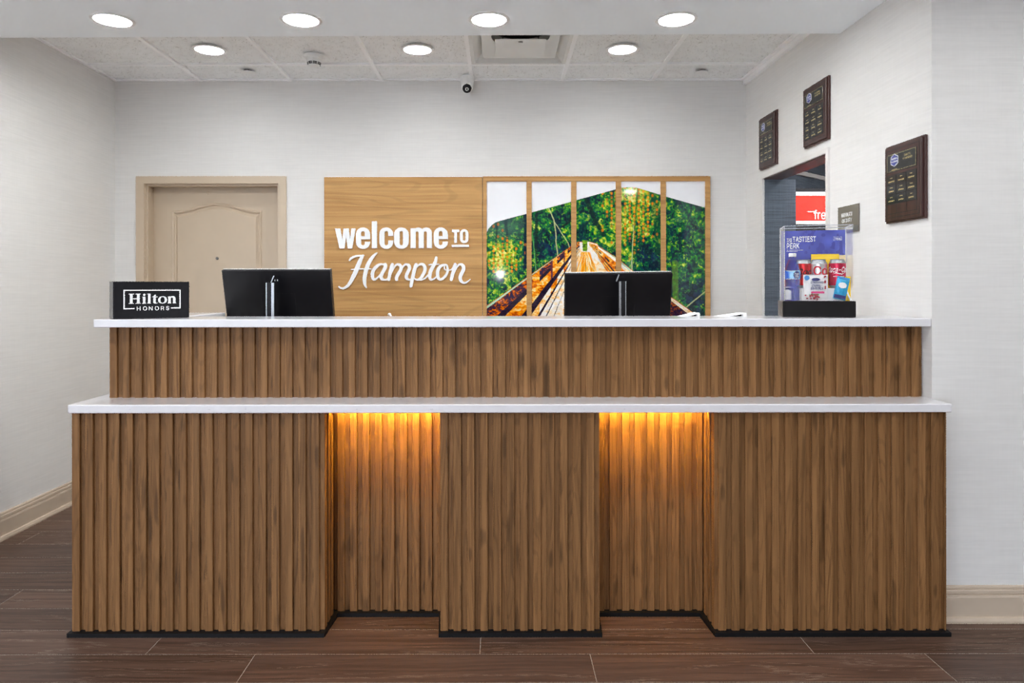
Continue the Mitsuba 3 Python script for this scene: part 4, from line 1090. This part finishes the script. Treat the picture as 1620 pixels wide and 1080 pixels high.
for s, h, z, mk, cnd in (('CRAISINS', 0.0075, 0.072, NAVYI, 0.95), ('CRAN-', 0.0095, 0.058, NAVYI, 0.9), ('BERRIES', 0.0095, 0.046, NAVYI, 0.9)):
    t = text(s, h, 0.0006, True, cnd); t.apply_translation((0.004, z, 0))
    on_pouch(t, mk, 'lettering')
on_pouch(sbox(-0.018, 0.031, 0.032, 0.039), PINK, 'pink_band')
on_pouch(affinity.translate(Point(0, 0).buffer(0.010), -0.034, 0.095), SKYB, 'round_badge', 0.007)
rb = random.Random(3)
berries = unary_union([affinity.translate(affinity.scale(Point(0, 0).buffer(1, quad_segs=4), rb.uniform(0.003, 0.0045), rb.uniform(0.003, 0.004)), rb.uniform(-0.040, 0.012) if q < 20 else rb.uniform(0.030, 0.040), rb.uniform(0.006, 0.026) if q < 20 else rb.uniform(0.05, 0.10)) for q in range(26)])
on_pouch(berries, BERRY, 'berry_print', 0.0085)
on_pouch(unary_union([affinity.translate(affinity.rotate(affinity.scale(Point(0, 0).buffer(1, quad_segs=3), 0.005, 0.002), rb.uniform(0, 180)), rb.uniform(-0.040, 0.036), rb.uniform(0.018, 0.032)) for q in range(7)]), GREENI, 'leaf_print', 0.0082)
RT = thing('treat_bar', 'turquoise wrapped cereal treat bar leaning in front of the cans', 'snack pack')
TURQ = mat('turquoise_wrap', lin(30, 150, 196), rough=0.25, metal=0.2)
obj('wrapper', stand(pouch(0.048, 0.094, 0.0095, seed=5), 0.080, 0.0185, 0.006, 0.10, -0.22), TURQ, RT, smooth=40)
for sh_, mk, nm in ((affinity.translate(affinity.scale(Point(0, 0).buffer(1, quad_segs=6), 0.016, 0.012), 0.0, 0.058), 'mat_sign_white', 'logo_patch'), (sbox(-0.022, 0.004, 0.022, 0.018), NAVYI, 'blue_band'), (sbox(-0.018, 0.086, 0.016, 0.092), 'mat_sky_ink', 'top_band')):
    m = flat(sh_, 0.0008); m.apply_translation((0, 0, 0.0125 if nm == 'logo_patch' else 0.0068))
    obj(nm, stand(m, 0.080, 0.0185, 0.006, 0.10, -0.22), mk, RT)
YEL = mat('yellow_bag', lin(240, 200, 40), rough=0.3, metal=0.1)
CH = thing('chip_bag', 'yellow chip bag standing behind the soda cans', 'snack pack')
obj('bag', stand(pouch(0.110, 0.145, 0.010, seed=9), 0.046, 0.121, RZ), YEL, CH, smooth=40)
CREAM = mat('cream_bag', lin(226, 206, 160), rough=0.35)
CB = thing('cracker_bag', 'cream snack bag at the right edge of the acrylic case', 'snack pack')
obj('bag', stand(pouch(0.038, 0.140, 0.007, seed=4), 0.108, 0.127, RZ), CREAM, CB, smooth=40)
YB2 = thing('chip_bag', 'small golden snack bag at the right front of the case', 'snack pack')
obj('bag', stand(pouch(0.020, 0.100, 0.0035, seed=14), 0.1165, 0.030, 0.0), YEL, YB2, smooth=40)
WT = thing('folded_card', 'white folded card standing at the right end of the case', 'card')
tri = unary_union([LineString([(-0.019, 0), (0, 0.046)]).buffer(0.003), LineString([(0, 0.046), (0.019, 0)]).buffer(0.003)]).intersection(sbox(-1, 0, 1, 1))
obj('card', in_case(framed(extrude(tri, 0.012), (0.1075, 0.0335, B0), (1, 0, 0), Z, (0, -1, 0))), PAPER, WT)

# ------------------------------------------------------------------ small things on the counter
def leaflet(label, x0, x1, y, h):
    o_ = Polygon([(0, 0), (x1 - x0, 0), (x1 - x0, h), (x1 - x0 - 0.004, h)])
    L_ = x1 - x0
    tri = Polygon([(0, 0), (L_, 0), (L_ + 0.001, h * 0.5), (L_, h)])
    inn = Polygon([(L_ * 0.42, h * 0.10), (L_ * 0.86, h * 0.10), (L_ * 0.86, h * 0.66)])
    t = thing('folded_leaflet', label, 'leaflet', 'folded leaflets on the counter')
    obj('card', framed(extrude(tri.difference(inn), 0.09), (x0, y + 0.09, ZB), (1, 0, 0), Z, (0, -1, 0)), PAPER, t)
    obj('inner_fold', framed(extrude(inn.buffer(-0.0003), 0.07), (x0, y + 0.088, ZB), (1, 0, 0), Z, (0, -1, 0)), BLACK, t)
yl = 2.90
leaflet('small white folded leaflet by the lower right of the mural', (1079.5 - 790) * yl / 1100, (1107 - 790) * yl / 1100, yl, 0.0165)
leaflet('small white folded leaflet left of the acrylic case', (1140 - 790) * yl / 1100, (1181 - 790) * yl / 1100, yl, 0.0155)
def cable(label, xp, hp, wp):
    pts = []
    x0, y0, z0 = (xp - 790) * 3.66 / 1100, 3.66, 0.765
    for t in np.linspace(0, 1, 26):
        a = math.pi * t
        pts.append((x0 - wp * math.cos(a), y0 + 0.02 * math.sin(2 * a), z0 + 0.006 + hp * math.sin(a) ** 0.8))
    k = obj('white_cable', tube(pts, 0.0055), 'mat_white_metal', smooth=True)
    tag(k, label, 'cable', 'white cables behind the counter')
cable('white cable loop beside the lower right edge of the left monitor', 527, 0.393, 0.030)
cable('white cable loop showing above the counter under the welcome lettering', 616, 0.397, 0.034)

# ------------------------------------------------------------------ the cooler in the pantry
FR = thing('drinks_cooler', 'glass-door cooler with a glowing red header seen through the doorway', 'cooler')
cx0, cx1, cyf, cyb = 1.96, 2.80, 5.0, 5.62
obj('cabinet', cat(box(cx0, cx0 + 0.03, cyf + 0.02, cyb, 0.02, 1.97), box(cx1 - 0.03, cx1, cyf + 0.02, cyb, 0.02, 1.97), box(cx0, cx1, cyb - 0.03, cyb, 0.02, 1.97), box(cx0, cx1, cyf + 0.02, cyb, 0.02, 0.25), box(cx0, cx1, cyf + 0.02, cyb, 1.74, 1.97)), BLACK, FR)
obj('top_cap', box(cx0 + 0.01, cx1 - 0.01, cyf + 0.03, cyb, 1.97, 2.02), BLACK, FR)
hdr = obj('header_frame', cat(box(cx0, cx1, cyf, cyf + 0.03, 1.962, 1.992, 0.002), box(cx0, cx1, cyf, cyf + 0.03, 1.756, 1.782, 0.002)), 'mat_white_metal', FR)
scene['mat_red_panel'] = principled((0.5, 0.02, 0.015), rough=0.2)
obj('lit_panel', box(cx0 + 0.002, cx1 - 0.002, cyf + 0.006, cyf + 0.024, 1.782, 1.962), 'mat_red_panel', hdr, emitter={'type': 'area', 'radiance': {'type': 'rgb', 'value': [0.155, 0.0065, 0.003]}})
tx = text('freal', 0.062, 0.001, True, 0.8, center=False)
obj('lettering', framed(tx, (2.262, cyf + 0.006, 1.797), (1, 0, 0), Z, (0, -1, 0)), SIGNW, hdr)
obj('swoosh', framed(extrude(Polygon([(-0.048, 0.050), (-0.04, 0.056), (0.02, 0.056), (0.03, 0.044), (0.022, 0.050), (-0.02, 0.048)]), 0.001), (2.262, cyf + 0.006, 1.797), (1, 0, 0), Z, (0, -1, 0)), SIGNW, hdr)
dr_ = obj('door', cat(box(cx0, cx0 + 0.05, cyf, cyf + 0.025, 0.25, 1.735), box(cx1 - 0.05, cx1, cyf, cyf + 0.025, 0.25, 1.735), box(cx0, cx1, cyf, cyf + 0.025, 1.70, 1.738), box(cx0, cx1, cyf, cyf + 0.025, 0.23, 0.28)), BLACK, FR)
for z in (0.55, 0.85, 1.15, 1.45):
    sh = obj('shelf', box(cx0 + 0.03, cx1 - 0.03, cyf + 0.05, cyb - 0.03, z, z + 0.018), 'mat_white_metal', FR)
PK = [mat('carton_white', (0.7, 0.7, 0.7), rough=0.5), mat('carton_red', lin(170, 40, 40), rough=0.5), mat('carton_blue', lin(60, 90, 150), rough=0.5)]
for z, kk, lb_ in ((1.45, 0, 'white carton on the top shelf of the drinks cooler'), (1.15, 1, 'red carton on the second shelf of the drinks cooler'), (0.85, 2, 'blue carton on the third shelf of the drinks cooler'), (0.55, 0, 'white carton on the bottom shelf of the drinks cooler')):
    x, hgt = cx0 + 0.085, 0.17
    c_ = thing('drink_carton', lb_, 'carton', 'cartons in the drinks cooler')
    obj('box', box(x - 0.036, x + 0.036, cyf + 0.10, cyf + 0.17, z + 0.0185, z + 0.0185 + hgt, 0.003), PK[kk], c_)
    obj('cap', lathe([(0, 0), (0.013, 0), (0.013, 0.016), (0, 0.016)], 16, (x, cyf + 0.135, z + 0.0185 + hgt)), 'mat_white_metal', c_)
for e_ in [k for k, d in scene.items() if d.get('type') == 'envmap']:
    scene[e_]['scale'] = SKY_GAIN
